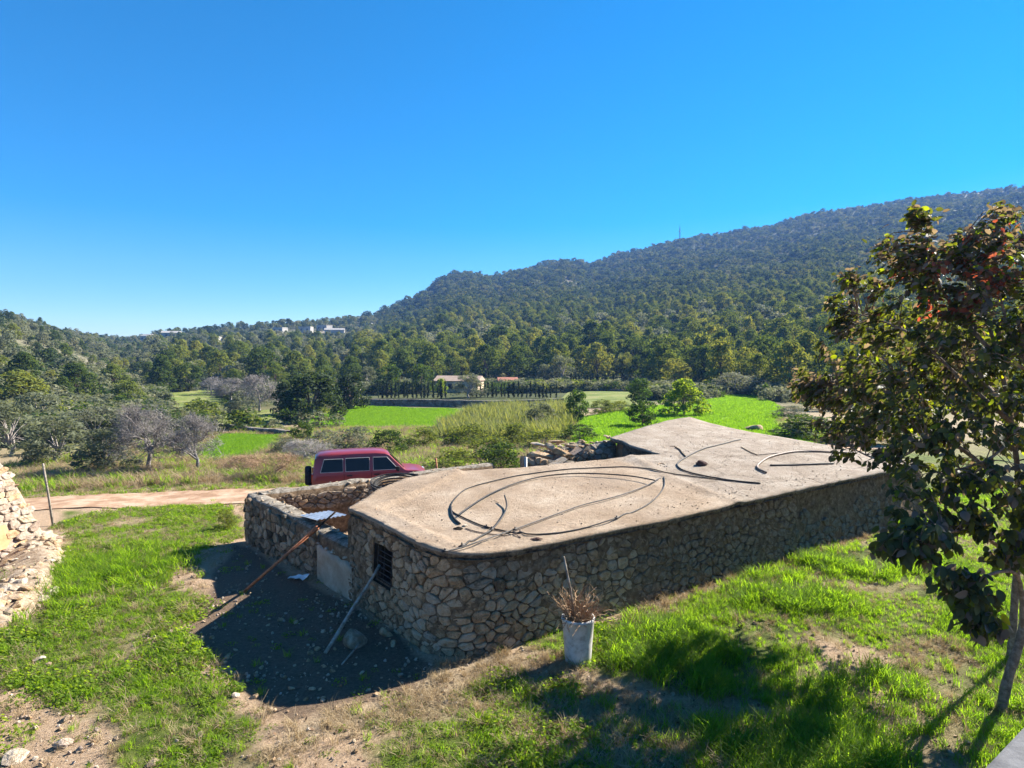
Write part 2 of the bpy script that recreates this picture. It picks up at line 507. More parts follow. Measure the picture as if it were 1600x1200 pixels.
G_DRY = poly_world([(560, 1125), (760, 1075), (900, 1060), (880, 1130), (720, 1150), (580, 1160)])
G_BIN = poly_world([(760, 1010), (880, 975), (960, 985), (1020, 1040), (960, 1060), (880, 1030)])
G_FAR = [(11.5, 22), (13.5, 18.2), (30, 12), (45, 45), (14, 45), (8.2, 28)]
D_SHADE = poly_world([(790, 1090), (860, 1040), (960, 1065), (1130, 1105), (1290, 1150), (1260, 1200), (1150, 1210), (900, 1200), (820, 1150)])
D_PATCH = poly_world([(1390, 1000), (1470, 985), (1560, 1010), (1540, 1060), (1440, 1060)])
D_MAIN = poly_world([(640, 1080), (780, 1005), (870, 1015), (960, 1065), (860, 1105), (700, 1130), (540, 1130), (470, 1170), (470, 1130)])
D_WALL = poly_world([(950, 985), (990, 930), (1190, 862), (1400, 800), (1400, 825), (1210, 905), (1080, 950), (1000, 1000)])
E_SHADOW = poly_world([(292, 985), (365, 850), (545, 945), (690, 1040), (640, 1075), (440, 1135)])  # dark earth in the outline of the building's cast shadow, shade painted in

def zones(x, y):
    g = np.maximum.reduce([soft_poly(x, y, p, .3, i) for i, p in enumerate((G_DRY, G_LEFT, G_TER, G_RIGHT, G_BOT, G_BIN, G_FAR))])
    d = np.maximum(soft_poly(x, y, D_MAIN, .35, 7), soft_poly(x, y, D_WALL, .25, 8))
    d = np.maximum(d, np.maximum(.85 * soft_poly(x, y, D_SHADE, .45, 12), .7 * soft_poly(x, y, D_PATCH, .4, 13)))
    e = soft_poly(x, y, E_SHADOW, .15, 9)
    r = np.hypot(x, y)
    # verge beyond the track and everything wild behind the building
    wild = smooth01(24.5, 27.5, y) * (1 - smooth01(105, 150, r))
    g = np.maximum(g, wild * np.clip(.35 + fbm(x, y, 6, 60, 3) * .9, 0, 1))
    d = np.maximum(d, wild * np.clip(.6 - fbm(x, y, 6, 60, 3) * .9, 0, 1))
    g = g * (1 - .65 * d * (d > .3)) * (1 - .85 * e)
    patch = fbm(x, y, 1.7, 70, 4)
    g = g * np.where(r < 30, np.clip(.95 + patch * 1.3, 0, 1), 1)
    return np.clip(g, 0, 1), np.clip(d, 0, 1), np.clip(e, 0, 1)

def build_ground():
    nf, nb = 500, 50
    ths = np.concatenate([np.linspace(R(-52), R(52), nf, endpoint=False), np.linspace(R(52), R(308), nb, endpoint=False)])
    nr = 430
    rs = np.concatenate([[0.6, 1.6, 2.8], np.geomspace(3.8, 1900, nr)])
    TH, RR = np.meshgrid(ths, rs)
    X, Y = RR * np.sin(TH), RR * np.cos(TH)
    Z = T(X, Y)
    nth = len(ths)
    verts = np.stack([X.ravel(), Y.ravel(), Z.ravel()], 1)
    i = np.arange(len(rs) - 1)[:, None] * nth
    j = np.arange(nth)[None, :]
    jn = (j + 1) % nth
    quads = np.stack([(i + j), (i + nth + j), (i + nth + jn), (i + jn)], -1).reshape(-1, 4)
    quads = quads[:, ::-1]
    # shader
    m, nt, out = new_mat('ground_earth_and_turf')
    at_ = nt.nodes.new('ShaderNodeVertexColor'); at_.layer_name = 'zone'
    sep = nt.nodes.new('ShaderNodeSeparateColor'); nt.links.new(at_.outputs[0], sep.inputs[0])
    pos = world_pos(nt)
    n1 = noise(nt, pos, 1.3, 6, .65); n2 = noise(nt, pos, 19, 9, .82); n3 = noise(nt, pos, .05, 6, .7)
    soil = ramp(nt, [(.32, (.22, .145, .085)), (.5, (.40, .28, .18)), (.68, (.52, .395, .275))]); nt.links.new(n2, soil.inputs[0])
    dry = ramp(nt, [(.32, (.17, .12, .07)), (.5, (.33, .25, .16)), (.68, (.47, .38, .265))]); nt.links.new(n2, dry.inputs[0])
    grn = ramp(nt, [(.3, (.055, .062, .02)), (.5, (.095, .125, .024)), (.7, (.15, .17, .04))]); nt.links.new(n1, grn.inputs[0])
    drk = ramp(nt, [(.32, (.085, .058, .038)), (.68, (.24, .17, .115))]); nt.links.new(n2, drk.inputs[0])  # dark soil that carries the building's shade in its colour
    far = ramp(nt, [(.3, (.045, .055, .02)), (.55, (.075, .085, .03)), (.75, (.11, .115, .055))]); nt.links.new(n3, far.inputs[0])
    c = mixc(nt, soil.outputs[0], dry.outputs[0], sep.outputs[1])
    c = mixc(nt, c, grn.outputs[0], sep.outputs[0])
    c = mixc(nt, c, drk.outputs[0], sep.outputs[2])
    at2 = nt.nodes.new('ShaderNodeAttribute'); at2.attribute_name = 'far'
    at3 = nt.nodes.new('ShaderNodeAttribute'); at3.attribute_name = 'bare'
    c = mixc(nt, c, far.outputs[0], at2.outputs['Fac'])
    bare = ramp(nt, [(.35, (.17, .14, .10)), (.65, (.34, .29, .225))]); nt.links.new(noise(nt, pos, .22, 6, .7), bare.inputs[0])
    c = mixc(nt, c, bare.outputs[0], at3.outputs['Fac'])
    b = N(nt, 'ShaderNodeBsdfPrincipled'); b.inputs['Roughness'].default_value = .95; b.inputs['Specular IOR Level'].default_value = .1
    nt.links.new(c, b.inputs['Base Color'])
    bn = N(nt, 'ShaderNodeBump'); bn.inputs['Strength'].default_value = 1.0; bn.inputs['Distance'].default_value = .07
    nt.links.new(noise(nt, pos, 16, 10, .8), bn.inputs['Height']); nt.links.new(bn.outputs[0], b.inputs['Normal'])
    nt.links.new(b.outputs[0], out.inputs[0])
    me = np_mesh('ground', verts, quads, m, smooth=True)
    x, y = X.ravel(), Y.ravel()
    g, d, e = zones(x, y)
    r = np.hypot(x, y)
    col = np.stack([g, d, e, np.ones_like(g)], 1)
    ca = me.color_attributes.new('zone', 'FLOAT_COLOR', 'POINT')
    ca.data.foreach_set('color', col.astype(np.float32).ravel())
    fa = me.attributes.new('far', 'FLOAT', 'POINT')
    fa.data.foreach_set('value', smooth01(70, 105, r).astype(np.float32))
    bare = np.zeros_like(r)
    for (px, py, rx, rd, w) in BARE:
        p = at(px, py)
        k = p.y / F
        u = np.array([p.x, p.y]) / math.hypot(p.x, p.y)
        dx, dy = x - p.x, y - p.y
        al = dx * u[0] + dy * u[1]; ac = dx * u[1] - dy * u[0]
        bare = np.maximum(bare, w * np.exp(-(ac / (rx * k)) ** 2 - (al / rd) ** 2))
    bare = np.clip(bare * 1.6 * (.55 + fbm(x, y, 30, 80, 3) * .8), 0, 1)
    ba = me.attributes.new('bare', 'FLOAT', 'POINT')
    ba.data.foreach_set('value', bare.astype(np.float32))
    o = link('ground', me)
    o['kind'] = 'structure'
    return o
# bare stony patches on the slopes: column, row, half width in pixels, depth in metres
BARE = [(60, 545, 90, 30, .6), (140, 565, 80, 25, .5), (330, 562, 60, 25, .6), (400, 542, 60, 25, .6), (455, 578, 55, 22, .9), (560, 497, 34, 40, 1), (500, 520, 60, 40, .8), (300, 535, 70, 30, .55), (100, 560, 60, 25, .6), (35, 575, 50, 20, .6),
        (885, 440, 10, 40, 1), (190, 612, 40, 14, .7), (440, 530, 60, 30, .6)]
BARE_SKIP = BARE
ground = build_ground()

def drape(name, poly, step, off, mat, wob=0.0, seed=0):
    """a sheet lying on the ground inside a world polygon"""
    pts = [Vector((p[0], p[1])) for p in poly]
    bnd = []
    for i in range(len(pts)):
        a, b = pts[i], pts[(i + 1) % len(pts)]
        k = max(1, int((b - a).length / step))
        for q in range(k):
            p = a.lerp(b, q / k)
            if wob:
                p = p + Vector((float(fbm(p.x, p.y, step * 3, seed, 3)), float(fbm(p.x, p.y, step * 3, seed + 5, 3)))) * wob
            bnd.append(p)
    nb = len(bnd)
    xs = [p.x for p in bnd]; ys = [p.y for p in bnd]
    bx = np.array([tuple(p) for p in bnd])
    gx, gy = np.meshgrid(np.arange(min(xs), max(xs), step), np.arange(min(ys), max(ys), step))
    gx = gx.ravel() + rng.uniform(-.2, .2, gx.size) * step; gy = gy.ravel() + rng.uniform(-.2, .2, gy.size) * step
    ins = in_poly(gx, gy, [tuple(p) for p in bnd])
    inner = [Vector((a, b)) for a, b in zip(gx[ins], gy[ins])]
    allp = bnd + inner
    v, e, f, *_ = delaunay_2d_cdt(allp, [(i, (i + 1) % nb) for i in range(nb)], [], 1, 1e-4)
    v = np.array([tuple(p) for p in v])
    z = T(v[:, 0], v[:, 1]) + off
    me = bpy.data.meshes.new(name)
    me.from_pydata([(a, b, c) for (a, b), c in zip(v, z)], [], [tuple(q) for q in f])
    me.materials.append(mat)
    me.polygons.foreach_set('use_smooth', [True] * len(me.polygons))
    o = link(name, me)
    o['kind'] = 'structure'
    return o

M['track'] = surface('pale_dirt_track', [(.25, (.27, .165, .10)), (.5, (.36, .235, .15)), (.75, (.44, .315, .22))], 1.2, .95, .6, 12, .04, .1, 0, [(.55, .58, .72, (.20, .18, .07))])
M['field'] = surface('young_crop_field', [(.2, (.06, .11, .015)), (.5, (.095, .19, .013)), (.8, (.16, .25, .035))], .5, .9, .8, 6, .12, .1)
M['field_bright'] = surface('bright_grass_field', [(.2, (.08, .15, .012)), (.5, (.13, .24, .012)), (.8, (.20, .28, .03))], .5, .9, .8, 6, .12, .1)
M['field_dull'] = surface('dry_meadow', [(.25, (.10, .135, .03)), (.5, (.16, .19, .045)), (.8, (.22, .22, .08))], .2, .9, .8, 5, .12, .1)

trk = [(-34, 19.6), (-24, 21.6), (-15, 23.0), (-9, 23.2), (-4, 22.2), (1, 24.2), (7, 28.8), (16, 34.5), (25, 41)]
trk_far = [(25, 44.5), (15, 38.3), (6, 32.4), (0, 28.2), (-4, 27.2), (-9, 27.0), (-15, 26.6), (-24, 25.4), (-34, 23.4)]
drape('dirt_track', trk + trk_far, .7, .035, M['track'], .5, 3)
F_A = poly_world([(350, 682), (436, 684), (424, 700), (395, 713), (330, 724), (305, 716)])
F_B = poly_world([(478, 655), (560, 636), (640, 640), (760, 642), (745, 655), (720, 669), (520, 670), (470, 668)])
F_C = poly_world([(885, 700), (905, 657), (960, 643), (1090, 630), (1130, 618), (1185, 620), (1225, 640), (1215, 665), (1280, 700), (1100, 730)])
F_D = poly_world([(255, 616), (350, 604), (345, 640), (285, 650)])
F_E = poly_world([(335, 650), (430, 640), (440, 668), (345, 672)])
drape('green_field', F_A, 1.0, .07, M['field'], .5, 4)
drape('green_field', F_B, 1.6, .10, M['field'], .5, 5)
drape('green_field', F_C, 1.3, .10, M['field_bright'], .8, 6)
drape('meadow', F_D, 2.0, .10, M['field_dull'], 1, 7)
F_G = poly_world([(640, 632), (1010, 640), (1010, 613), (890, 613), (870, 627), (640, 627)])
drape('meadow', F_G, 2.0, .10, M['field_dull'], .4, 9)
drape('meadow', F_E, 2.0, .08, M['field_dull'], 1, 8)

# ------------------------------------------------------------------ haze
def build_haze():
    m, nt, out = new_mat('pale_blue_air')
    pv = N(nt, 'ShaderNodeVolumePrincipled')
    pv.inputs['Color'].default_value = (.20, .42, 1.0, 1)
    pv.inputs['Density'].default_value = HAZE_DENSITY
    pv.inputs['Anisotropy'].default_value = 0.0
    nt.links.new(pv.outputs[0], out.inputs['Volume'])
    mb = MB()
    mb.box((0, 0, 150), (3900, 3900, 312))
    o = mb.build('haze', m)
    o['kind'] = 'stuff'
build_haze()
# ================================================================== MASONRY
def clip_poly(poly, nx, ny, d):
    """keep the part of poly where nx*x+ny*y <= d"""
    out = []
    for i in range(len(poly)):
        a, b = poly[i], poly[(i + 1) % len(poly)]
        da, db = nx * a[0] + ny * a[1] - d, nx * b[0] + ny * b[1] - d
        if da <= 0: out.append(a)
        if (da < 0 < db) or (db < 0 < da):
            t = da / (da - db)
            out.append((a[0] + (b[0] - a[0]) * t, a[1] + (b[1] - a[1]) * t))
    return out

def masonry(width, height, cw, ch, gap, rnd, jit=.28, big=.15):
    """irregular stones as 2-D cells: jittered courses turned into Voronoi cells, joints taken off"""
    seeds = []
    t = 0.0
    while t < height:
        h = ch * rnd.choice([.6, .75, .9, 1.0, 1.2, 1.6])
        s = rnd.uniform(-.5, 0) * cw
        while s < width:
            w = cw * rnd.choice([.5, .65, .85, 1.0, 1.2, 1.5])
            if rnd.random() < big: w *= 1.35
            seeds.append((s + w / 2 + rnd.uniform(-jit, jit) * w * .4, t + h / 2 + rnd.uniform(-jit, jit) * h))
            s += w
        t += h
    asp = cw / ch
    S = np.array(seeds)
    A = np.stack([S[:, 0] / asp, S[:, 1]], 1)
    cells = []
    for i, (sx, sy) in enumerate(A):
        if not (-.05 < S[i, 0] < width + .05): continue
        poly = [(-.02 / asp, 0.0), (width / asp, 0.0), (width / asp, height), (-.02 / asp, height)]
        d2 = ((A - A[i]) ** 2).sum(1)
        for j in np.argsort(d2)[1:16]:
            if d2[j] > (ch * 3.2) ** 2: break
            nx, ny = A[j] - A[i]
            L = math.hypot(nx, ny)
            if L < 1e-4: continue
            nx, ny = nx / L, ny / L
            poly = clip_poly(poly, nx, ny, nx * sx + ny * sy + L / 2 - gap / 2)
            if len(poly) < 3: break
        if len(poly) < 3: continue
        P = [(a * asp, b) for a, b in poly]
        ar = abs(sum(P[k][0] * P[(k + 1) % len(P)][1] - P[(k + 1) % len(P)][0] * P[k][1] for k in range(len(P)))) / 2
        if ar < cw * ch * .12: continue
        cells.append(P)
    return cells

def area2(P):
    return abs(sum(P[k][0] * P[(k + 1) % len(P)][1] - P[(k + 1) % len(P)][0] * P[k][1] for k in range(len(P)))) / 2

def hole_clip(cells, h):
    """trim the stones that reach into an opening back to its edge"""
    out = []
    for P in cells:
        s0, s1 = min(p[0] for p in P), max(p[0] for p in P); t0, t1 = min(p[1] for p in P), max(p[1] for p in P)
        if s1 <= h[0] or s0 >= h[1] or t1 <= h[2] or t0 >= h[3]: out.append(P); continue
        best = max((clip_poly(P, 1, 0, h[0]), clip_poly(P, -1, 0, -h[1]), clip_poly(P, 0, 1, h[2]), clip_poly(P, 0, -1, -h[3])), key=lambda q: area2(q) if len(q) > 2 else 0)
        if len(best) > 2 and area2(best) > .006: out.append(best)
    return out

def stone_geo(P, depth, rnd, back=-.05):
    """one stone from a cell: rounded corners, domed face. returns (s,t,n) vertices and faces"""
    k = len(P)
    Q = []
    for i in range(k):
        a, b = P[i], P[(i + 1) % k]
        L = math.hypot(b[0] - a[0], b[1] - a[1])
        if L < .025:
            Q.append(((a[0] + b[0]) / 2, (a[1] + b[1]) / 2)); continue
        e1, e2 = rnd.uniform(.16, .32), rnd.uniform(.16, .32)
        Q.append((a[0] * (1 - e1) + b[0] * e1, a[1] * (1 - e1) + b[1] * e1))
        Q.append((a[0] * e2 + b[0] * (1 - e2), a[1] * e2 + b[1] * (1 - e2)))
    n = len(Q)
    cx = sum(q[0] for q in Q) / n; cy_ = sum(q[1] for q in Q) / n
    tx, ty = rnd.uniform(-.16, .16), rnd.uniform(-.16, .16)
    v, f = [], []
    for sc, dp, jj in ((1, back, 0), (.99, depth * .45, .005), (.90, depth * .9, .009), (.5, depth, .013)):
        for q in Q:
            s = cx + (q[0] - cx) * sc + rnd.uniform(-jj, jj); t = cy_ + (q[1] - cy_) * sc + rnd.uniform(-jj, jj)
            v.append((s, t, dp + (tx * (s - cx) + ty * (t - cy_)) * (dp > 0) + rnd.uniform(-jj, jj)))
    for r_ in range(3):
        for i in range(n):
            j = (i + 1) % n
            f.append((r_ * n + i, r_ * n + j, (r_ + 1) * n + j, (r_ + 1) * n + i))
    v.append((cx, cy_, depth * 1.03))
    for i in range(n):
        f.append((3 * n + i, 3 * n + (i + 1) % n, 4 * n))
    return v, f, (cx, cy_)

def put_stones(name, cells, mapf, parent, mats, rnd, keep, depth=(.02, .055), maxn=300, key=None, stuff_name=None):
    """each cell that passes keep() becomes one stone object; past maxn they are joined into one part"""
    cells = [c for c in cells if keep(sum(p[0] for p in c) / len(c), sum(p[1] for p in c) / len(c))]
    if key: cells.sort(key=lambda c: key(sum(p[0] for p in c) / len(c), sum(p[1] for p in c) / len(c)))
    rest = MB()
    base = Vector(parent.location)
    for i, c in enumerate(cells):
        v, f, (cx, cy_) = stone_geo(c, rnd.uniform(*depth), rnd)
        W = [mapf(*p) for p in v]
        if i < maxn:
            o = mapf(cx, cy_, 0)
            me = bpy.data.meshes.new(name)
            me.from_pydata([tuple(p - o) for p in W], [], f)
            me.materials.append(mats(cx, cy_) if callable(mats) else rnd.choice(mats))
            link(name, me, parent, o - base)
        else:
            rest.cur = 0 if callable(mats) else rnd.randrange(len(mats))
            rest.add(W, f)
    if rest.v:
        o = rest.build(stuff_name or 'small_stones', [mats(99, 99)] if callable(mats) else list(mats), parent, False)
        o['kind'] = 'stuff'

def rough_wall_skin(name, width, h_of, mapf, parent, mat, ds=.12, amp=.02, hole=None, smin=0.0, n_off=0.0, seed=0, closed_back=None):
    """gridded wall face with small unevenness; hole=(s0,s1,t0,t1) stays open"""
    ss = list(np.arange(smin, width, ds)) + [width]
    if hole: ss = sorted(set([s for s in ss if abs(s - hole[0]) > .04 and abs(s - hole[1]) > .04] + [hole[0], hole[1]]))
    nt_ = 26
    mb = MB()
    idx = {}
    for i, s in enumerate(ss):
        H = h_of(s)
        ts = [k / nt_ * H for k in range(nt_ + 1)]
        if hole:
            kk0 = round(hole[2] / H * nt_); kk1 = round(hole[3] / H * nt_)
            if hole[0] - .2 < s < hole[1] + .2:
                ts[kk0] = hole[2]; ts[kk1] = hole[3]
        for k, t in enumerate(ts):
            d = n_off + float(fbm(s, t, .35, seed, 3)) * amp
            idx[i, k] = len(mb.v)
            mb.v.append(tuple(mapf(s, t, d)))
    for i in range(len(ss) - 1):
        for k in range(nt_):
            if hole:
                sm = (ss[i] + ss[i + 1]) / 2
                H = h_of(sm); kk0 = round(hole[2] / H * nt_); kk1 = round(hole[3] / H * nt_)
                if hole[0] < sm < hole[1] and kk0 <= k < kk1: continue
            mb.f.append((idx[i, k], idx[i + 1, k], idx[i + 1, k + 1], idx[i, k + 1])); mb.m.append(0)
    return mb.build(name, mat, parent, True)

class Path2D:
    """a plan polyline (rounded beforehand) walked by arc length; the outer side is to the right of travel"""
    def __init__(self, pts):
        self.p = [Vector(q[:2]) for q in pts]
        self.s = [0.0]
        for a, b in zip(self.p, self.p[1:]): self.s.append(self.s[-1] + (b - a).length)
        self.L = self.s[-1]
        self.n = []
        for i in range(len(self.p)):
            d = (self.p[min(i + 1, len(self.p) - 1)] - self.p[max(i - 1, 0)]).normalized()
            self.n.append(Vector((d.y, -d.x)))
    def at(self, s):
        s_ = min(max(s, 0), self.L - 1e-6)
        i = max(0, min(len(self.s) - 2, int(np.searchsorted(self.s, s_, 'right')) - 1))
        t = (s - self.s[i]) / (self.s[i + 1] - self.s[i])
        tt = min(max(t, 0), 1)
        return self.p[i].lerp(self.p[i + 1], t), self.n[i].lerp(self.n[i + 1], tt).normalized()

def fillet(a, b, c, r, n=8):
    a, b, c = Vector(a[:2]), Vector(b[:2]), Vector(c[:2])
    p, q = b + (a - b).normalized() * r, b + (c - b).normalized() * r
    return [tuple((p * (1 - t) ** 2 + b * 2 * t * (1 - t) + q * t * t)) for t in [k / n for k in range(n + 1)]]

# ================================================================== STONE OUTBUILDING
M['stone_dark'] = surface('shade_darkened_stone', [(0, (.045, .036, .024)), (.5, (.12, .098, .066)), (1, (.24, .205, .15))], 7, .95, .9, 26, .05, .1, .7)  # stone colour darkened to put shade into unlit wall faces
PA, PB, PC, PC2, PD = (-1.05, 10.05), (-3.35, 12.8), (-3.0, 14.8), (-1.85, 16.4), (.2, 17.05)
PE, PF, PG, PR = (4.6, 18.9), (3.4, 21.2), (7.7, 26.6), (12.6, 18.95)
ROOF_Z = [(-1.05, 10.05, 1.67), (1.7, 11.85, 1.68), (4.45, 13.65, 1.69), (7.1, 15.4, 1.70), (9.9, 17.2, 1.72), (12.6, 18.95, 1.74),
          (-2.2, 11.4, 1.78), (-3.35, 12.8, 1.90), (-3.0, 14.8, 1.90), (-1.85, 16.4, 1.92), (.2, 17.05, 1.94), (2.5, 17.9, 1.98),
          (4.6, 18.9, 2.05), (3.4, 21.2, 2.36), (5.6, 24, 2.42), (7.7, 26.6, 2.46), (10.2, 22.8, 2.05), (4.0, 16.3, 1.93), (1, 14, 1.82), (7.5, 20.5, 2.1)]
_rz = np.array(ROOF_Z)
def _rbasis(x, y):
    return np.stack([np.ones_like(x), x, y, x * x, x * y, y * y, x ** 3, y ** 3, x * x * y, x * y * y], -1)
_rc = np.linalg.lstsq(_rbasis(_rz[:, 0], _rz[:, 1]), _rz[:, 2], rcond=None)[0]
def roof_z(x, y):
    x = np.asarray(x, float); y = np.asarray(y, float)
    return _rbasis(x, y) @ _rc
def roof_at(px, py, off=0.0):
    z = 1.85
    for _ in range(8):
        p = on_z(px, py, z + off)
        z = float(roof_top(p.x, p.y))
    return on_z(px, py, z + off)

WALL = Path2D([PB] + fillet(PB, PA, PR, 1.0) + [PR])
def wall_top(s):
    p, n = WALL.at(s)
    return float(roof_z(p.x, p.y)) - .10
def wall_bot(s):
    p, n = WALL.at(s)
    return Tz(p.x + n.x * .1, p.y + n.y * .1) - .12
def wall_map(s, t, n):
    p, nn = WALL.at(s)
    b, tp = wall_bot(s), wall_top(s)
    u = t / max(tp - b, .1)
    off = n + .13 * (1 - u) - .06
    return Vector((p.x + nn.x * off, p.y + nn.y * off, b + t))
def wall_h(s): return wall_top(s) - wall_bot(s)

out_b = empty('stone_outbuilding', (3.0, 15.0, 0.0), 'low flat roofed stone outbuilding with pale plastered roof and a rounded near corner', 'outbuilding')
rs_ = random.Random(3)
HOLE = (1.02, 1.74, .78, 1.52)       # window opening in wall coordinates
wall_mb = rough_wall_skin('wall', WALL.L, wall_h, wall_map, out_b, M['mortar'], .07, .07, HOLE, 0, .004, 4)
def keep_main(s, t):
    return t < wall_h(min(max(s, 0), WALL.L)) - .03
def main_mat(s, t):
    k = .10 + .5 * (t > 1.2) * (s > 3.6) + .3 * (t > 1.35) + .03 * max(0, s - 4)
    return M['stone_grey'] if rs_.random() < k else M['stone']
cells = hole_clip(masonry(13.0, 1.95, .25, .16, .017, rs_, .55, .22), (HOLE[0] - .02, HOLE[1] + .02, HOLE[2] - .01, HOLE[3] + .02))
put_stones('stone', cells, wall_map, out_b, main_mat, rs_, keep_main, (.022, .052), 298, lambda s, t: (wall_map(s, t, 0) - EYE).length)
cells = masonry(4.6, 1.9, .24, .17, .02, rs_, .4)
put_stones('stone', [[(a + 12.9, b) for a, b in c] for c in cells], wall_map, out_b, [M['stone_dark']], rs_,
           lambda s, t: s < WALL.L - .1 and t < 1.0 + .25 * math.sin(s * 2) and rs_.random() < .75, (.01, .05), 0, None, 'far_stones')

# window
def wbox(name, s0, s1, t0, t1, n0, n1, mat, parent=out_b):
    mb = MB()
    q = [wall_map(s, t, n) for n in (n0, n1) for s, t in ((s0, t0), (s1, t0), (s1, t1), (s0, t1))]
    mb.add(q, [(0, 3, 2, 1), (4, 5, 6, 7), (0, 1, 5, 4), (1, 2, 6, 5), (2, 3, 7, 6), (3, 0, 4, 7)])
    return mb.build(name, mat, parent)
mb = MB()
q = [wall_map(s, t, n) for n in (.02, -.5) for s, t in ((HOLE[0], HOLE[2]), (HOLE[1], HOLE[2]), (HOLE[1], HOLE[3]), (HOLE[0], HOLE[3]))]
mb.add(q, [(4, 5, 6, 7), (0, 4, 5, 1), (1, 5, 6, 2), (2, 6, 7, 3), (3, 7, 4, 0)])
recess = mb.build('window', M['dark'], out_b)  # recess painted dark for the unlit interior
rb = Vector(out_b.location)
def wpart(name, fn, mat):
    mb = MB(); fn(mb)
    me = mb.mesh(name, mat, False, rb)
    return link(name, me, recess)
for k in range(7):
    t = HOLE[2] + .06 + k * .105
    wpart('bar', lambda mb: mb.tube([wall_map(HOLE[0] - .01, t, -.07), wall_map(HOLE[1] + .01, t, -.07)], .011, 6), M['iron'])
for s in (HOLE[0] + .2, HOLE[0] + .5):
    wpart('bar', lambda mb: mb.tube([wall_map(s, HOLE[2], -.095), wall_map(s, HOLE[3], -.095)], .012, 6), M['iron'])
def frame_fn(mb):
    for (s0, s1, t0, t1) in ((HOLE[0], HOLE[0] + .04, HOLE[2], HOLE[3]), (HOLE[1] - .04, HOLE[1], HOLE[2], HOLE[3]),
                             (HOLE[0] + .041, HOLE[1] - .041, HOLE[2], HOLE[2] + .04), (HOLE[0] + .041, HOLE[1] - .041, HOLE[3] - .04, HOLE[3])):
        q = [wall_map(s, t, n) for n in (-.13, -.05) for s, t in ((s0, t0), (s1, t0), (s1, t1), (s0, t1))]
        mb.add(q, [(0, 3, 2, 1), (4, 5, 6, 7), (0, 1, 5, 4), (1, 2, 6, 5), (2, 3, 7, 6), (3, 0, 4, 7)])
wpart('frame', frame_fn, M['old_beam'])

# roof slab -----------------------------------------------------------
def _dseg(x, y, a, b):
    a = np.array(a[:2]); b = np.array(b[:2]); ab = b - a
    px_, py_ = x - a[0], y - a[1]
    t = np.clip((px_ * ab[0] + py_ * ab[1]) / (ab @ ab), 0, 1)
    return np.hypot(px_ - t * ab[0], py_ - t * ab[1])
def roof_top(x, y):
    """height of the finished roof: plane, unevenness, raised rim and the ridge at the seam"""
    x = np.asarray(x, float); y = np.asarray(y, float)
    z = roof_z(x, y) + fbm(x, y, 1.8, 12, 3) * .022 + fbm(x, y, .35, 14, 2) * .008
    rim = np.minimum(np.minimum(_dseg(x, y, PB, PA), _dseg(x, y, PA, PR)), _dseg(x, y, PB, PC2))
    z = z + .05 * (1 - smooth01(.44, .56, rim)) + .03 * np.exp(-((rim - .40) / .07) ** 2)
    seam = np.minimum(_dseg(x, y, (4.0, 16.3), (5.3, 13.75)), _dseg(x, y, (4.0, 16.3), (3.6, 18.6)))
    return z + .05 * np.exp(-(seam / .16) ** 2)
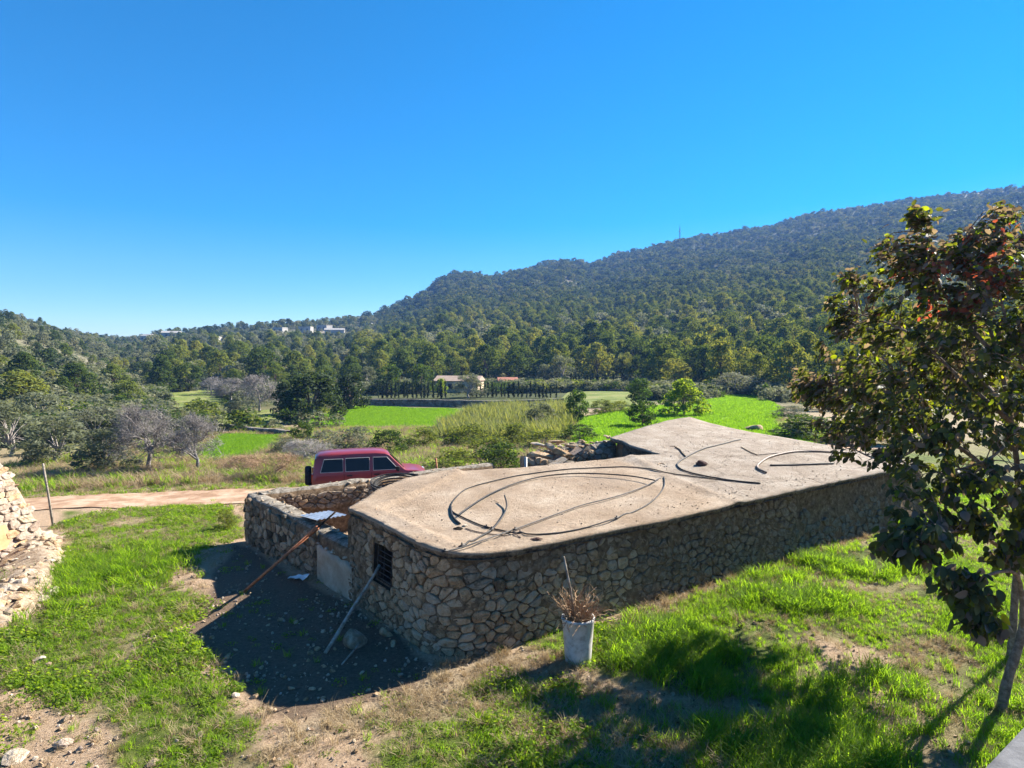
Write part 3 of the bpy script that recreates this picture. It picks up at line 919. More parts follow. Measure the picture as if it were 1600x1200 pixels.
def roof_mesh():
    lip_front = [PE, (3.6, 18.62), (2.7, 18.02), (1.7, 17.72), (.9, 17.3), PD]
    arc = fillet(PB, PA, PR, .95, 10)
    ring = [PR, (11.4, 20.8), (9.9, 23.2), PG, (6.2, 24.9), (4.7, 22.9), PF, (3.75, 20.9), (3.9, 20.2), (4.35, 19.5)] + lip_front + [(-.9, 16.75), PC2, (-2.6, 15.5), PC, PB]
    ring = ring + arc
    pts = [Vector(p[:2]) for p in ring]
    cen = Vector((4.5, 16.5))
    bnd = []
    for i in range(len(pts)):
        a, b = pts[i], pts[(i + 1) % len(pts)]
        k = max(1, int((b - a).length / .12))
        d = (b - a).normalized(); nn = Vector((d.y, -d.x))
        for q_ in range(k):
            p = a.lerp(b, q_ / k)
            jut = .06 + .012 * float(fbm(p.x, p.y, .5, 31, 3)) + .012 * float(fbm(p.x, p.y, .16, 33, 2))
            bnd.append(p + nn * jut)
    # near and right edges must jut outward: the ring runs anticlockwise
    nb = len(bnd)
    B = [tuple(p) for p in bnd]
    xs = [p[0] for p in B]; ys = [p[1] for p in B]
    st = .11
    gx, gy = np.meshgrid(np.arange(min(xs), max(xs), st), np.arange(min(ys), max(ys), st))
    gx = gx.ravel() + rng.uniform(-.05, .05, gx.size); gy = gy.ravel() + rng.uniform(-.05, .05, gy.size)
    ins = in_poly(gx, gy, B)
    bb = np.array(B)
    dmin = np.min(np.hypot(gx[:, None] - bb[None, :, 0], gy[:, None] - bb[None, :, 1]), 1)
    ok = ins & (dmin > .05)
    inner = [Vector((a, b)) for a, b in zip(gx[ok], gy[ok])]
    v, e, f, *_ = delaunay_2d_cdt(bnd + inner, [(i, (i + 1) % nb) for i in range(nb)], [], 1, 1e-5)
    V = np.array([tuple(p) for p in v])
    z = roof_top(V[:, 0], V[:, 1])
    dedge = np.min(np.hypot(V[:, None, 0] - bb[None, :, 0], V[:, None, 1] - bb[None, :, 1]), 1)
    mb = MB()
    mb.add([(a, b, c) for (a, b), c in zip(V, z)], [tuple(q_) for q_ in f])
    k0 = len(mb.v)
    # broken edge below the lip
    for i in range(nb):
        p = bnd[i]; pr, nx_ = bnd[i - 1], bnd[(i + 1) % nb]
        d = (nx_ - pr).normalized(); nn = Vector((d.y, -d.x))
        zz = z[i]
        j1 = .05 * float(fbm(p.x, p.y, .3, 41, 3))
        mb.v.append((p.x + nn.x * (.005 + j1 * .3), p.y + nn.y * (.005 + j1 * .3), zz - .045 + j1 * .3))
        mb.v.append((p.x - nn.x * (.03 + j1), p.y - nn.y * (.03 + j1), zz - .13 + j1))
        mb.v.append((p.x - nn.x * .22, p.y - nn.y * .22, zz - .17))
    for i in range(nb):
        j = (i + 1) % nb
        a, b = k0 + 3 * i, k0 + 3 * j
        mb.f += [(i, a, b, j), (a, a + 1, b + 1, b), (a + 1, a + 2, b + 2, b + 1)]
        mb.m += [0, 1, 1]
    # underside, so that light does not come through from below
    k1 = len(mb.v)
    mb.v += [(a, b, c - .13) for (a, b), c in zip(V, z)]
    mb.f += [tuple(reversed([i + k1 for i in q_])) for q_ in f]
    mb.m += [1] * len(f)
    return mb

def roof_material():
    m, nt, out = new_mat('screed_roof')
    pos = world_pos(nt)
    sp = nt.nodes.new('ShaderNodeSeparateXYZ'); nt.links.new(pos, sp.inputs[0])
    warm = ramp(nt, [(.32, (.28, .195, .125)), (.5, (.40, .30, .21)), (.68, (.50, .40, .30))]); nt.links.new(noise(nt, pos, .9, 7, .65), warm.inputs[0])
    grey = ramp(nt, [(.32, (.23, .18, .135)), (.5, (.35, .29, .23)), (.68, (.46, .40, .33))]); nt.links.new(noise(nt, pos, 1.4, 7, .7), grey.inputs[0])
    # the rear slab was poured apart: its grey lies beyond the seam line
    ma = N(nt, 'ShaderNodeMath', operation='MULTIPLY_ADD'); nt.links.new(sp.outputs[0], ma.inputs[0]); ma.inputs[1].default_value = 1.0; ma.inputs[2].default_value = -5.1
    mb_ = N(nt, 'ShaderNodeMath', operation='MULTIPLY_ADD'); nt.links.new(sp.outputs[1], mb_.inputs[0]); mb_.inputs[1].default_value = .50; nt.links.new(ma.outputs[0], mb_.inputs[2])
    mr = N(nt, 'ShaderNodeMapRange'); nt.links.new(mb_.outputs[0], mr.inputs['Value']); mr.inputs['From Min'].default_value = 6.9; mr.inputs['From Max'].default_value = 7.3
    c = mixc(nt, warm.outputs[0], grey.outputs[0], mr.outputs[0])
    # thin cracks
    vo = N(nt, 'ShaderNodeTexVoronoi'); vo.feature = 'DISTANCE_TO_EDGE'; vo.inputs['Scale'].default_value = .62
    wv = nt.nodes.new('ShaderNodeTexNoise'); wv.inputs['Scale'].default_value = 1.6; wv.inputs['Detail'].default_value = 5; nt.links.new(pos, wv.inputs['Vector'])
    va = N(nt, 'ShaderNodeVectorMath', operation='MULTIPLY_ADD'); nt.links.new(wv.outputs['Color'], va.inputs[0]); va.inputs[1].default_value = (.9, .9, .9); nt.links.new(pos, va.inputs[2])
    nt.links.new(va.outputs[0], vo.inputs['Vector'])
    cr = N(nt, 'ShaderNodeMapRange'); nt.links.new(vo.outputs['Distance'], cr.inputs['Value']); cr.inputs['From Min'].default_value = .0; cr.inputs['From Max'].default_value = .018
    cr.inputs['To Min'].default_value = .75; cr.inputs['To Max'].default_value = 0
    cm = N(nt, 'ShaderNodeMath', operation='MULTIPLY'); nt.links.new(cr.outputs[0], cm.inputs[0]); nt.links.new(mr.outputs[0], cm.inputs[1])
    c = mixc(nt, c, (.13, .105, .08), cm.outputs[0])
    # trodden grain of the screed
    g1 = N(nt, 'ShaderNodeMapRange'); nt.links.new(noise(nt, pos, 9, 9, .85), g1.inputs['Value']); g1.inputs['From Min'].default_value = .47; g1.inputs['From Max'].default_value = .62; g1.inputs['To Max'].default_value = .6
    c = mixc(nt, c, (.235, .175, .12), g1.outputs[0])
    # lichen and dirt freckles
    fr = N(nt, 'ShaderNodeMapRange'); nt.links.new(noise(nt, pos, 26, 5, .75), fr.inputs['Value']); fr.inputs['From Min'].default_value = .54; fr.inputs['From Max'].default_value = .64
    fr.inputs['To Max'].default_value = .75
    c = mixc(nt, c, (.17, .135, .10), fr.outputs[0])
    f2 = N(nt, 'ShaderNodeMapRange'); nt.links.new(noise(nt, pos, 75, 3, .8), f2.inputs['Value']); f2.inputs['From Min'].default_value = .52; f2.inputs['From Max'].default_value = .66; f2.inputs['To Max'].default_value = .55
    c = mixc(nt, c, (.24, .18, .125), f2.outputs[0])
    f3 = N(nt, 'ShaderNodeMapRange'); nt.links.new(noise(nt, pos, 61, 3, .8), f3.inputs['Value']); f3.inputs['From Min'].default_value = .40; f3.inputs['From Max'].default_value = .30; f3.inputs['To Max'].default_value = .5
    c = mixc(nt, c, (.60, .53, .45), f3.outputs[0])
    st = N(nt, 'ShaderNodeMapRange'); nt.links.new(noise(nt, pos, .55, 6, .7), st.inputs['Value']); st.inputs['From Min'].default_value = .52; st.inputs['From Max'].default_value = .66
    st.inputs['To Max'].default_value = .5
    c = mixc(nt, c, (.27, .205, .15), st.outputs[0])
    b = N(nt, 'ShaderNodeBsdfPrincipled'); b.inputs['Roughness'].default_value = .93; b.inputs['Specular IOR Level'].default_value = .12
    nt.links.new(c, b.inputs['Base Color'])
    bn = N(nt, 'ShaderNodeBump'); bn.inputs['Strength'].default_value = 1.0; bn.inputs['Distance'].default_value = .06
    nt.links.new(noise(nt, pos, 11, 10, .82), bn.inputs['Height'])
    bn2 = N(nt, 'ShaderNodeBump', invert=True); bn2.inputs['Strength'].default_value = .5; bn2.inputs['Distance'].default_value = .03
    nt.links.new(cm.outputs[0], bn2.inputs['Height']); nt.links.new(bn.outputs[0], bn2.inputs['Normal'])
    nt.links.new(bn2.outputs[0], b.inputs['Normal'])
    nt.links.new(b.outputs[0], out.inputs[0])
    return m
M['roof'] = roof_material()
M['lip'] = surface('mossy_broken_edge', [(.2, (.075, .06, .045)), (.5, (.19, .15, .11)), (.9, (.32, .26, .19))], 12, .95, .9, 45, .04, .1)
roof_mesh().build('roof', [M['roof'], M['lip']], out_b, True)
# solid inner and back walls of the building (seen through the fallen part)
def thick_wall(name, a, b, z0, z1a, z1b, th, mat, parent, n=14, seed=0, amp=.05, capmat=None):
    a, b = Vector(a), Vector(b)
    d = (b - a).normalized(); nn = Vector((d.y, -d.x))
    mb = MB()
    prof = [(-.5, 0), (-.5, .5), (-.5, .93), (-.3, 1.0), (.3, 1.0), (.5, .93), (.5, .5), (.5, 0)]
    for i in range(n + 1):
        p = a.lerp(b, i / n)
        zt = z1a + (z1b - z1a) * i / n + float(fbm(p.x, p.y, .8, seed, 3)) * amp * 2
        for k, (o_, h_) in enumerate(prof):
            j = float(fbm(p.x + k * 1.3, p.y + h_, .5, seed + 3, 2)) * amp
            q_ = p + nn * (o_ * th + j)
            mb.v.append((q_.x, q_.y, z0 + (zt - z0) * h_ + (j if 0 < h_ else 0)))
    K = len(prof)
    for i in range(n):
        for k in range(K - 1):
            mb.f.append((i * K + k, i * K + k + 1, (i + 1) * K + k + 1, (i + 1) * K + k)); mb.m.append(1 if (k in (2, 3, 4) and capmat) else 0)
    mb.f.append(tuple(range(K))); mb.m.append(0)
    mb.f.append(tuple(n * K + k for k in range(K - 1, -1, -1))); mb.m.append(0)
    return mb.build(name, [mat, capmat or mat], parent, False)
thick_wall('rear_wall', (-3.3, 12.9), (-2.95, 14.8), -.3, 1.70, 1.70, .3, M['mortar'], out_b, 8, 1, .02)
thick_wall('rear_wall', (-2.9, 14.85), (-1.85, 16.2), -.3, 1.72, 1.72, .3, M['mortar'], out_b, 8, 2, .02)
thick_wall('rear_wall', (-1.75, 16.3), (.25, 16.9), -.4, 1.72, 1.74, .3, M['mortar'], out_b, 8, 3, .02)
thick_wall('inner_wall', (.45, 16.75), (4.5, 18.5), -.4, 1.55, 1.65, .25, M['stone_dark'], out_b, 14, 4, .03)  # darkened stone paints the gloom inside the hollow
thick_wall('inner_wall', (4.9, 18.9), (3.85, 21.0), -.4, 1.80, 2.12, .25, M['stone_dark'], out_b, 10, 5, .03)
thick_wall('rear_wall', (3.75, 21.4), (7.6, 26.2), -.6, 2.14, 2.24, .3, M['stone'], out_b, 14, 6, .03)
thick_wall('rear_wall', (7.75, 26.2), (12.2, 19.0), -.6, 2.24, 1.52, .3, M['stone'], out_b, 14, 7, .02)

# fallen rear room ----------------------------------------------------
ruin = empty('ruined_room', (1.6, 19.0, 0), 'broken stub wall of rubble and slabs round the collapsed hole behind the pale roof', 'ruined wall')
thick_wall('wall', (.55, 19.75), (3.5, 21.45), -.5, 1.95, 2.2, .4, M['stone_grey'], ruin, 16, 8, .08, M['lime_top'])
thick_wall('wall', (.25, 17.35), (.45, 19.5), -.5, 1.65, 1.75, .35, M['stone_grey'], ruin, 12, 9, .08)
def rock_mesh(name, seed, mat, flat=.7, sub=2, rough_=.22):
    import bmesh
    bm = bmesh.new()
    bmesh.ops.create_icosphere(bm, subdivisions=sub, radius=1)
    r_ = random.Random(seed)
    off = [r_.uniform(-50, 50) for _ in range(3)]
    planes = [(Vector((r_.gauss(0, 1), r_.gauss(0, 1), r_.gauss(0, 1))).normalized(), r_.uniform(.48, .84)) for _ in range(12)]
    for v in bm.verts:
        p = v.co.copy()
        for n_, d_ in planes:
            k = p.dot(n_)
            if k > d_: p -= n_ * (k - d_)
        p *= 1 + rough_ * float(fbm(p.x * 1.5 + off[0] + p.z, p.y * 1.5 + off[1] - p.z, 1.0, 3, 2))
        p.z *= flat
        v.co = p
    me = bpy.data.meshes.new(name)
    bm.to_mesh(me); bm.free()
    me.materials.append(mat)
    return me
ROCKS = [rock_mesh('rock', 100 + k, M['pale_stone'], .6 + .1 * (k % 4), 2) for k in range(6)]
ROCKS_D = [rock_mesh('rock', 200 + k, M['stone'], .6 + .1 * (k % 4), 2) for k in range(6)]
ROCKS_G = [rock_mesh('rock', 300 + k, M['stone'], .6 + .1 * (k % 4), 2) for k in range(4)]
def put_rock(me, loc, size, rot=None, parent=None, name='stone'):
    o = bpy.data.objects.new(name, me)
    COL.objects.link(o)
    if parent is not None:
        o.parent = parent
        loc = Vector(loc) - Vector(parent.location)
    o.location = loc
    o.scale = size if hasattr(size, '__len__') else (size, size, size)
    o.rotation_euler = rot or (random.uniform(-.3, .3), random.uniform(-.3, .3), random.uniform(0, 6.28))
    return o
r_ = random.Random(5)
for k in range(44):                       # stones lying along the top of the stub wall
    u = r_.random()
    p = Vector((.55, 19.75)).lerp(Vector((3.5, 21.45)), u)
    put_rock(r_.choice(ROCKS + ROCKS_D), (p.x + r_.uniform(-.2, .2), p.y + r_.uniform(-.25, .15), 2.0 + .25 * u + r_.uniform(-.12, .12)), (r_.uniform(.08, .17), r_.uniform(.07, .13), r_.uniform(.04, .07)), None, ruin)
fw = masonry(1.75, 2.6, .34, .24, .02, r_, .5, .3)
thick_wall('wall', (.3, 18.1), (1.9, 18.85), -.3, 2.2, 1.78, .3, M['stone_grey'], ruin, 10, 11, .06, M['lime_top'])
fp = Path2D([(.3, 18.1), (1.9, 18.85)])
def fw_map(s, t, n):
    p, nn = fp.at(s)
    return Vector((p.x + nn.x * (n + .16), p.y + nn.y * (n + .16), .1 + t))
put_stones('stone', fw, fw_map, ruin, [M['stone_grey'], M['stone']], r_, lambda s, t: t < 2.05 - .26 * s and t > .9, (.03, .10), 60)
rc_ = masonry(3.2, 1.9, .3, .2, .02, r_)
rp = Path2D([(.55, 19.75), (3.5, 21.45)])
def ruin_map(s, t, n):
    p, nn = rp.at(s)
    return Vector((p.x + nn.x * (n + .2), p.y + nn.y * (n + .2), .2 + t))
put_stones('stone', rc_, ruin_map, ruin, [M['stone_grey'], M['stone'], M['pink_stone']], r_, lambda s, t: .6 < t < 1.78, (.02, .08), 120)
for (px, py, Y, sz, mt) in ((845, 712, 18.9, (.42, .35, .38), ROCKS_G[0]), (878, 708, 18.8, (.40, .35, .36), ROCKS_D[1]), (862, 698, 19.3, (.35, .3, .25), ROCKS_D[2]),
                            (840, 694, 19.6, (.42, .25, .14), ROCKS[3]), (872, 690, 19.6, (.45, .3, .16), ROCKS_D[4]),
                            (893, 697, 19.5, (.24, .2, .18), ROCKS_G[1])):
    p = at_depth(px, py, Y)
    put_rock(mt, p, (sz[0] * 1.0, sz[1] * .9, sz[2] * .62), (r_.uniform(-.4, .4), r_.uniform(-.3, .3), r_.uniform(0, 6)), ruin, 'boulder')
for a, b, w, th, mt, nm in (((.75, 18.0, 1.6), (1.55, 18.5, 2.0), .45, .07, 'pale_stone', 'slab'), ((1.2, 19.0, 1.7), (2.1, 19.5, 2.15), .5, .07, 'pink_stone', 'slab')):
    a, b = Vector(a), Vector(b)
    mb = MB(); mb.tube([a, a.lerp(b, .5) + Vector((0, 0, .02)), b], [w / 2, w / 2.1, w / 2.3], 6)
    for i in range(len(mb.v)):
        v = Vector(mb.v[i]); ax = (b - a).normalized(); c_ = a + ax * (v - a).dot(ax)
        d_ = v - c_; nz = ax.cross(Vector((ax.y, -ax.x, 0))).normalized()
        d_ -= nz * d_.dot(nz) * (1 - th / w * 2); mb.v[i] = tuple(c_ + d_)
    mb.build(nm, M[mt], ruin)
for a, b, rd in (((2.0, 18.3, 1.15), (4.2, 19.5, 1.80), .055), ((2.4, 18.9, .9), (4.0, 20.2, 1.85), .05), ((1.6, 18.1, .8), (4.4, 19.1, 1.6), .06), ((3.1, 18.75, 1.5), (3.9, 20.3, 1.9), .035)):
    mb = MB(); mb.tube([a, Vector(a).lerp(Vector(b), .5) + Vector((0, 0, -.04)), b], [rd, rd * 1.05, rd * .9], 7)
    mb.build('beam', M['old_beam'], ruin)
mb = MB()
mb.add([(.4, 17.0, .12), (4.6, 18.9, .12), (3.6, 21.2, .12), (.5, 19.6, .12)], [(0, 1, 2, 3)])
mb.build('floor', M['dark'], ruin)
post_p = at_depth(823, 733, 17.4)
mb = MB(); mb.tube([(post_p.x, post_p.y, -.3), (post_p.x - .02, post_p.y, 1.0), (post_p.x - .03, post_p.y, 2.22)], .04, 8)
tag(mb.build('post', M['steel'], None, True, (post_p.x, post_p.y, -.3)), 'thin pale grey post standing at the left end of the broken rubble wall', 'post')
# ================================================================== YARD WALL
yard = empty('yard_wall', (-6.0, 16.5, -.2), 'low rough stone yard wall with whitish crumbling top beside the track', 'stone wall')
YA, YB, YC = (-3.25, 12.66), (-7.55, 17.1), (-.9, 21.6)
YP = Path2D([YC] + fillet(YC, YB, YA, .55, 8) + [YA])   # outer face is on the left of the photo
def ytop(s):
    u = s / YP.L
    base = np.interp(s, [0, 3, YP.L - 5.6, YP.L - 3.5, YP.L - 1.6, YP.L], [1.38, 1.32, 1.26, 1.2, 1.08, 1.0])
    return float(base) + .05 * float(fbm(s, 3.3, .7, 61, 3))
TH = .55
def ymap(s, t, n):
    p, nn = YP.at(s)
    b = Tz(p.x, p.y) - .12
    return Vector((p.x + nn.x * n, p.y + nn.y * n, b + t))
def yh(s):
    p, nn = YP.at(s)
    return ytop(s) - (Tz(p.x, p.y) - .12)
def yard_body():
    mb = MB()
    prof = [(0, 0), (0, .35), (0, .7), (0, .90), (-.05, .975), (-.2 * TH, 1.0), (-.5 * TH, 1.01), (-.8 * TH, 1.0), (-TH + .05, .975), (-TH, .9), (-TH, .6), (-TH, .3), (-TH, 0)]
    K = len(prof)
    ss = np.arange(0, YP.L + .01, .09)
    for s in ss:
        H = yh(s)
        for k, (n_, h_) in enumerate(prof):
            j = float(fbm(s * 1.0, k * .37, .45, 63, 3)) * .05
            v = ymap(s, H * h_ + (j * .9 if h_ > .8 else 0), n_ + j)
            mb.v.append(tuple(v))
    for i in range(len(ss) - 1):
        for k in range(K - 1):
            mb.f.append((i * K + k, i * K + k + 1, (i + 1) * K + k + 1, (i + 1) * K + k))
            mb.m.append(1 if 4 <= k <= 7 else 0)
    mb.f.append(tuple(range(K))); mb.m.append(0)
    n = len(ss) - 1
    mb.f.append(tuple(n * K + k for k in range(K - 1, -1, -1))); mb.m.append(0)
    mb.build('wall', [M['mortar'], M['lime_top']], yard, True)
yard_body()
ry = random.Random(9)
S1 = YP.L - 6.1
cells = masonry(6.1, 1.7, .25, .17, .016, ry, .5, .2)
def keep_y(s, t): return t < yh(min(s + S1, YP.L)) * .93 and s < 4.7
put_stones('stone', cells, lambda s, t, n: ymap(s + S1, t, n), yard, [M['stone_grey'], M['stone_dark'], M['stone_grey']], ry, keep_y, (.02, .06), 190, lambda s, t: -s)  # darkened stones mixed in to paint the shade on this face
# inside of the far run, seen over the near run
cells = masonry(7.0, 1.8, .22, .12, .016, ry, .5, .2)
put_stones('stone', cells, lambda s, t, n: ymap(S1 - .2 - s, t, -TH - n), yard, [M['stone_grey'], M['stone'], M['stone_grey']], ry,
           lambda s, t: .9 < t < yh(max(S1 - .2 - s, 0)) * .93 and s < 6.8, (.02, .07), 105, lambda s, t: s)
# plastered stretch next to the outbuilding, with its broken sloping head of lit rubble
def ypanel():
    mb = MB()
    s0, s1 = YP.L - 1.55, YP.L - .02
    n = 12
    for i in range(n + 1):
        s = s0 + (s1 - s0) * i / n
        H = yh(s) * (.78 - .05 * i / n) + .03 * math.sin(i * 2.1)
        for k in range(7):
            t = H * k / 6
            mb.v.append(tuple(ymap(s, t, .055 + .012 * float(fbm(s, t, .3, 66, 3)))))
        mb.v.append(tuple(ymap(s, H + .01, -.02)))
    for i in range(n):
        for k in range(7):
            a = i * 8 + k
            mb.f.append((a, a + 8, a + 9, a + 1)); mb.m.append(0)
    mb.build('plaster_panel', M['plaster'], yard, True)
ypanel()
for k in range(46):
    s = YP.L - ry.uniform(.05, 1.75); u = ry.uniform(.0, 1)
    H = yh(s)
    p = ymap(s, H * (.80 + .22 * u) + ry.uniform(-.03, .03), .03 - .42 * u)
    put_rock(ry.choice(ROCKS), p, (ry.uniform(.05, .10), ry.uniform(.05, .10), ry.uniform(.04, .07)), None, yard)
for k in range(60):
    s = ry.uniform(.3, YP.L - 1.6)
    p = ymap(s, yh(s) + ry.uniform(-.01, .02), -ry.uniform(.06, TH - .06))
    put_rock(ry.choice(ROCKS + ROCKS_G), p, ry.uniform(.03, .07), None, yard)

# corrugated sheets lying on the wall head
def sheet(cx, cy, z, L, W, ang, tilt, label):
    mb = MB()
    nx, ny = 48, 2
    Mx = Euler((tilt, 0, ang)).to_matrix()
    for top in (0, 1):
        for i in range(nx + 1):
            for j in range(ny + 1):
                x = (i / nx - .5) * W
                v = Mx @ Vector((x, (j / ny - .5) * L, .011 * math.cos(i / nx * 2 * math.pi * 7) + top * .003))
                mb.v.append((cx + v.x, cy + v.y, z + v.z))
    K = (nx + 1) * (ny + 1)
    for top in (0, 1):
        for i in range(nx):
            for j in range(ny):
                a = top * K + i * (ny + 1) + j
                mb.f.append((a, a + ny + 1, a + ny + 2, a + 1)); mb.m.append(0)
    o = mb.build('corrugated_sheet', M['tin'], None, True, (cx, cy, z))
    return tag(o, label, 'metal sheet')
p = at_depth(503, 799, 14.6)
sheet(p.x, p.y, 1.28, 1.15, .75, R(38), R(-6), 'pale corrugated metal sheet lying on the wall head against the outbuilding')

# ================================================================== LEANING POLES
a = at(381, 925); b = at_depth(524, 800, 13.35)
prop = empty('steel_prop', a, 'rusty orange telescopic steel prop leaning against the wall corner', 'steel prop')
d = (b - a)
mb = MB(); mb.tube([a, a + d * .74], .032, 10); mb.build('outer_tube', M['rust'], prop, True)
mb = MB(); mb.tube([a + d * .74, b], .022, 10); mb.build('inner_tube', M['old_beam'], prop, True)
mb = MB(); mb.tube([a + d * .70, a + d * .71, a + d * .80, a + d * .81], [.040, .052, .052, .036], 10); mb.build('collar', M['rust'], prop, True)
dn = d.normalized(); sd = dn.cross(Vector((0, 0, 1))).normalized()
mb = MB(); mb.tube([a + d * .76 - sd * .09, a + d * .76 + sd * .09], .012, 6); mb.build('pin', M['rust'], prop, True)
mb = MB(); mb.box(a + Vector((0, 0, .012)), (.12, .12, .012)); mb.build('foot_plate', M['rust'], prop)

a = at(508, 1021); b = wall_map(1.32, 1.16, .06)
mb = MB()
d = b - a
mb.tube([a + d * t + Vector((.008 * math.sin(9 * t), 0, .01 * math.sin(7 * t))) for t in [k / 8 for k in range(9)]], [.034, .033, .034, .031, .032, .030, .031, .029, .03], 7)
tag(mb.build('wooden_pole', M['wood'], None, True, a), 'grey weathered wooden pole leaning against the barred window', 'pole')
a = at(534, 1040); b = at(568, 1004)
mb = MB(); mb.tube([a + Vector((0, 0, .02)), a.lerp(b, .5) + Vector((.01, 0, .05)), b + Vector((0, 0, .09))], [.015, .017, .014], 6)
tag(mb.build('stick', M['wood'], None, True, a), 'short pale stick lying on dark soil by the boulder', 'stick')

# left fence post
a = at(84, 822); b = at_depth(67, 724, a.y + .05)
mb = MB(); mb.tube([a - Vector((0, 0, .2)), a.lerp(b, .5), b], [.038, .036, .034], 10)
tag(mb.build('leaning_post', M['wood'], None, True, a), 'grey leaning post beside the ruined stone wall', 'post')

# rusty rod on the yard wall
a = at_depth(684, 748, 20.5); b = at_depth(681, 716, 20.5)
mb = MB(); mb.tube([(a.x, a.y, .9), a, b], [.03, .03, .03], 8)
tag(mb.build('marker_post', M['rust'], None, True, (a.x, a.y, .9)), 'short orange rusty stake upright by the pipe coil and the red car', 'stake')

# ================================================================== PIPES ON THE ROOF
def zoomA(pts): return [(580 + x * .3, 660 + y * .3) for x, y in pts]
def zoomB(pts): return [(1000 + x * .275, 620 + y * .275) for x, y in pts]
def catmull(P, k=8):
    P = [Vector(p) for p in P]
    out = []
    for i in range(len(P) - 1):
        p0, p1, p2, p3 = P[max(i - 1, 0)], P[i], P[i + 1], P[min(i + 2, len(P) - 1)]
        for q in range(k):
            t = q / k
            out.append(.5 * ((2 * p1) + (p2 - p0) * t + (2 * p0 - 5 * p1 + 4 * p2 - p3) * t * t + (3 * p1 - p0 - 3 * p2 + p3) * t ** 3))
    out.append(P[-1])
    return out
def pipe(px_pts, rad, mat, label, lift=.0, joints=(), cat='pipe', taper=None, lifts=None):
    P = []
    for i, (px, py) in enumerate(px_pts):
        l = lift + (lifts[i] if lifts else 0)
        p = roof_at(px, py, l + rad)
        P.append(p)
    C = catmull(P, 8)
    o0 = C[0].copy()
    # lies on the roof: never sink below it
    for p in C:
        p.z = max(p.z, float(roof_top(p.x, p.y)) + rad + .004)
    if joints:
        root = empty('pipe', o0, label, cat)
        mb = MB(); mb.tube(C, rad, 8); mb.build('tube', mat, root, True)
        for u in joints:
            i = int(u * (len(C) - 2)); d = (C[i + 1] - C[i]).normalized()
            mb = MB(); mb.tube([C[i] - d * .06, C[i] + d * .06], rad * 1.5, 8)
            mb.tube([C[i] + Vector((0, 0, rad * .5)), C[i] + Vector((0, 0, rad * 3.2))], .014, 6)
            mb.build('connector', M['iron'], root, True)
        return root
    mb = MB(); mb.tube(C, rad, 8)
    return tag(mb.build('pipe', mat, None, True, o0), label, cat)

pipe(zoomA([(1525, 288), (1528, 320), (1515, 355), (1470, 405), (1390, 455), (1260, 503), (1110, 550), (1000, 572), (900, 582), (800, 580), (700, 568), (600, 545), (520, 515), (450, 482), (420, 460),
            (415, 435), (435, 400), (490, 350), (570, 322), (700, 290), (800, 272), (900, 258), (1050, 242), (1200, 235), (1330, 232), (1430, 240), (1520, 258), (1600, 272)]) +
     zoomB([(200, 440), (400, 465), (560, 480), (683, 490)]), .0145, M['hose'], 'longest black pipe making the big oval loop on the near roof', .0, (.16, .30, .36))
pipe(zoomA([(1478, 302), (1420, 290), (1340, 278), (1200, 268), (1060, 266), (900, 280), (760, 314), (640, 362), (540, 420), (450, 484)]), .0175, M['hose'],
     'thick black pipe arching inside the far side of the big loop', .03, lifts=[.06, .05, .04, .03, .02, .01, 0, 0, .01, .03])
pipe(zoomA([(1505, 288), (1440, 325), (1340, 365), (1240, 395), (1100, 430), (990, 468), (880, 508), (760, 552), (690, 576), (560, 620), (460, 655), (368, 673)]), .0145, M['hose_grey'],
     'straightish grey pipe crossing the big loop diagonally to the near corner', .03, (.66, .99))
pipe(zoomA([(695, 380), (706, 430), (690, 480), (650, 535), (618, 565), (560, 600), (500, 630), (462, 648)]), .018, M['hose'],
     'short curved black pipe with raised end inside the loop', .0, (.55, .97), lifts=[.12, .05, 0, 0, .02, 0, 0, 0])
pipe(zoomA([(415, 440), (420, 480), (438, 508), (462, 528)]), .022, M['hose'], 'short black pipe end dropping into the roof drain hole', .0)
pipe(zoomA([(492, 552), (550, 570), (620, 582), (700, 590), (780, 598)]), .010, M['hose_brown'], 'thin brown tube lying by the drain hole', .0)
pipe(zoomB([(572, 242), (440, 275), (350, 300), (268, 340), (222, 370), (212, 390), (235, 412), (290, 432), (350, 446), (450, 464), (560, 480), (684, 491)]), .020, M['hose'],
     'dark hooked pipe curling round the brown rag on the rear roof', .0)
pipe(zoomB([(1180, 318), (1080, 314), (980, 309), (900, 310), (800, 325), (720, 350), (672, 385), (672, 408), (718, 431)]), .030, M['hose_brown'],
     'brown hook shaped pipe lying at the right of the rear roof', .0)
pipe(zoomB([(740, 389), (900, 386), (1000, 382), (1100, 379)]), .024, M['hose'], 'straight black pipe lying inside the brown hooked pipe', .0)
pipe(zoomB([(675, 330), (760, 322), (860, 318), (1030, 311)]), .012, M['wood'], 'thin pale cane lying beside the brown hooked pipe', .0, (), 'cane')
pipe(zoomB([(575, 285), (610, 305), (640, 320), (668, 331)]), .016, M['dry_twig'], 'short brown branch left of the brown hooked pipe', .0, (), 'branch')
pipe(zoomB([(200, 288), (225, 300), (240, 320), (258, 338)]), .018, M['old_beam'], 'dark broken branch near the collapsed hole on the rear roof', .0, (), 'branch')
for q, lab in (([(170, 280), (205, 285), (235, 315)], 'forked bare twig near the collapsed hole'), ([(100, 385), (120, 378), (140, 384)], 'tiny pale twig at the edge of the rear slab')):
    pipe(zoomB(q), .010, M['dry_twig'], lab, .0, (), 'twig')

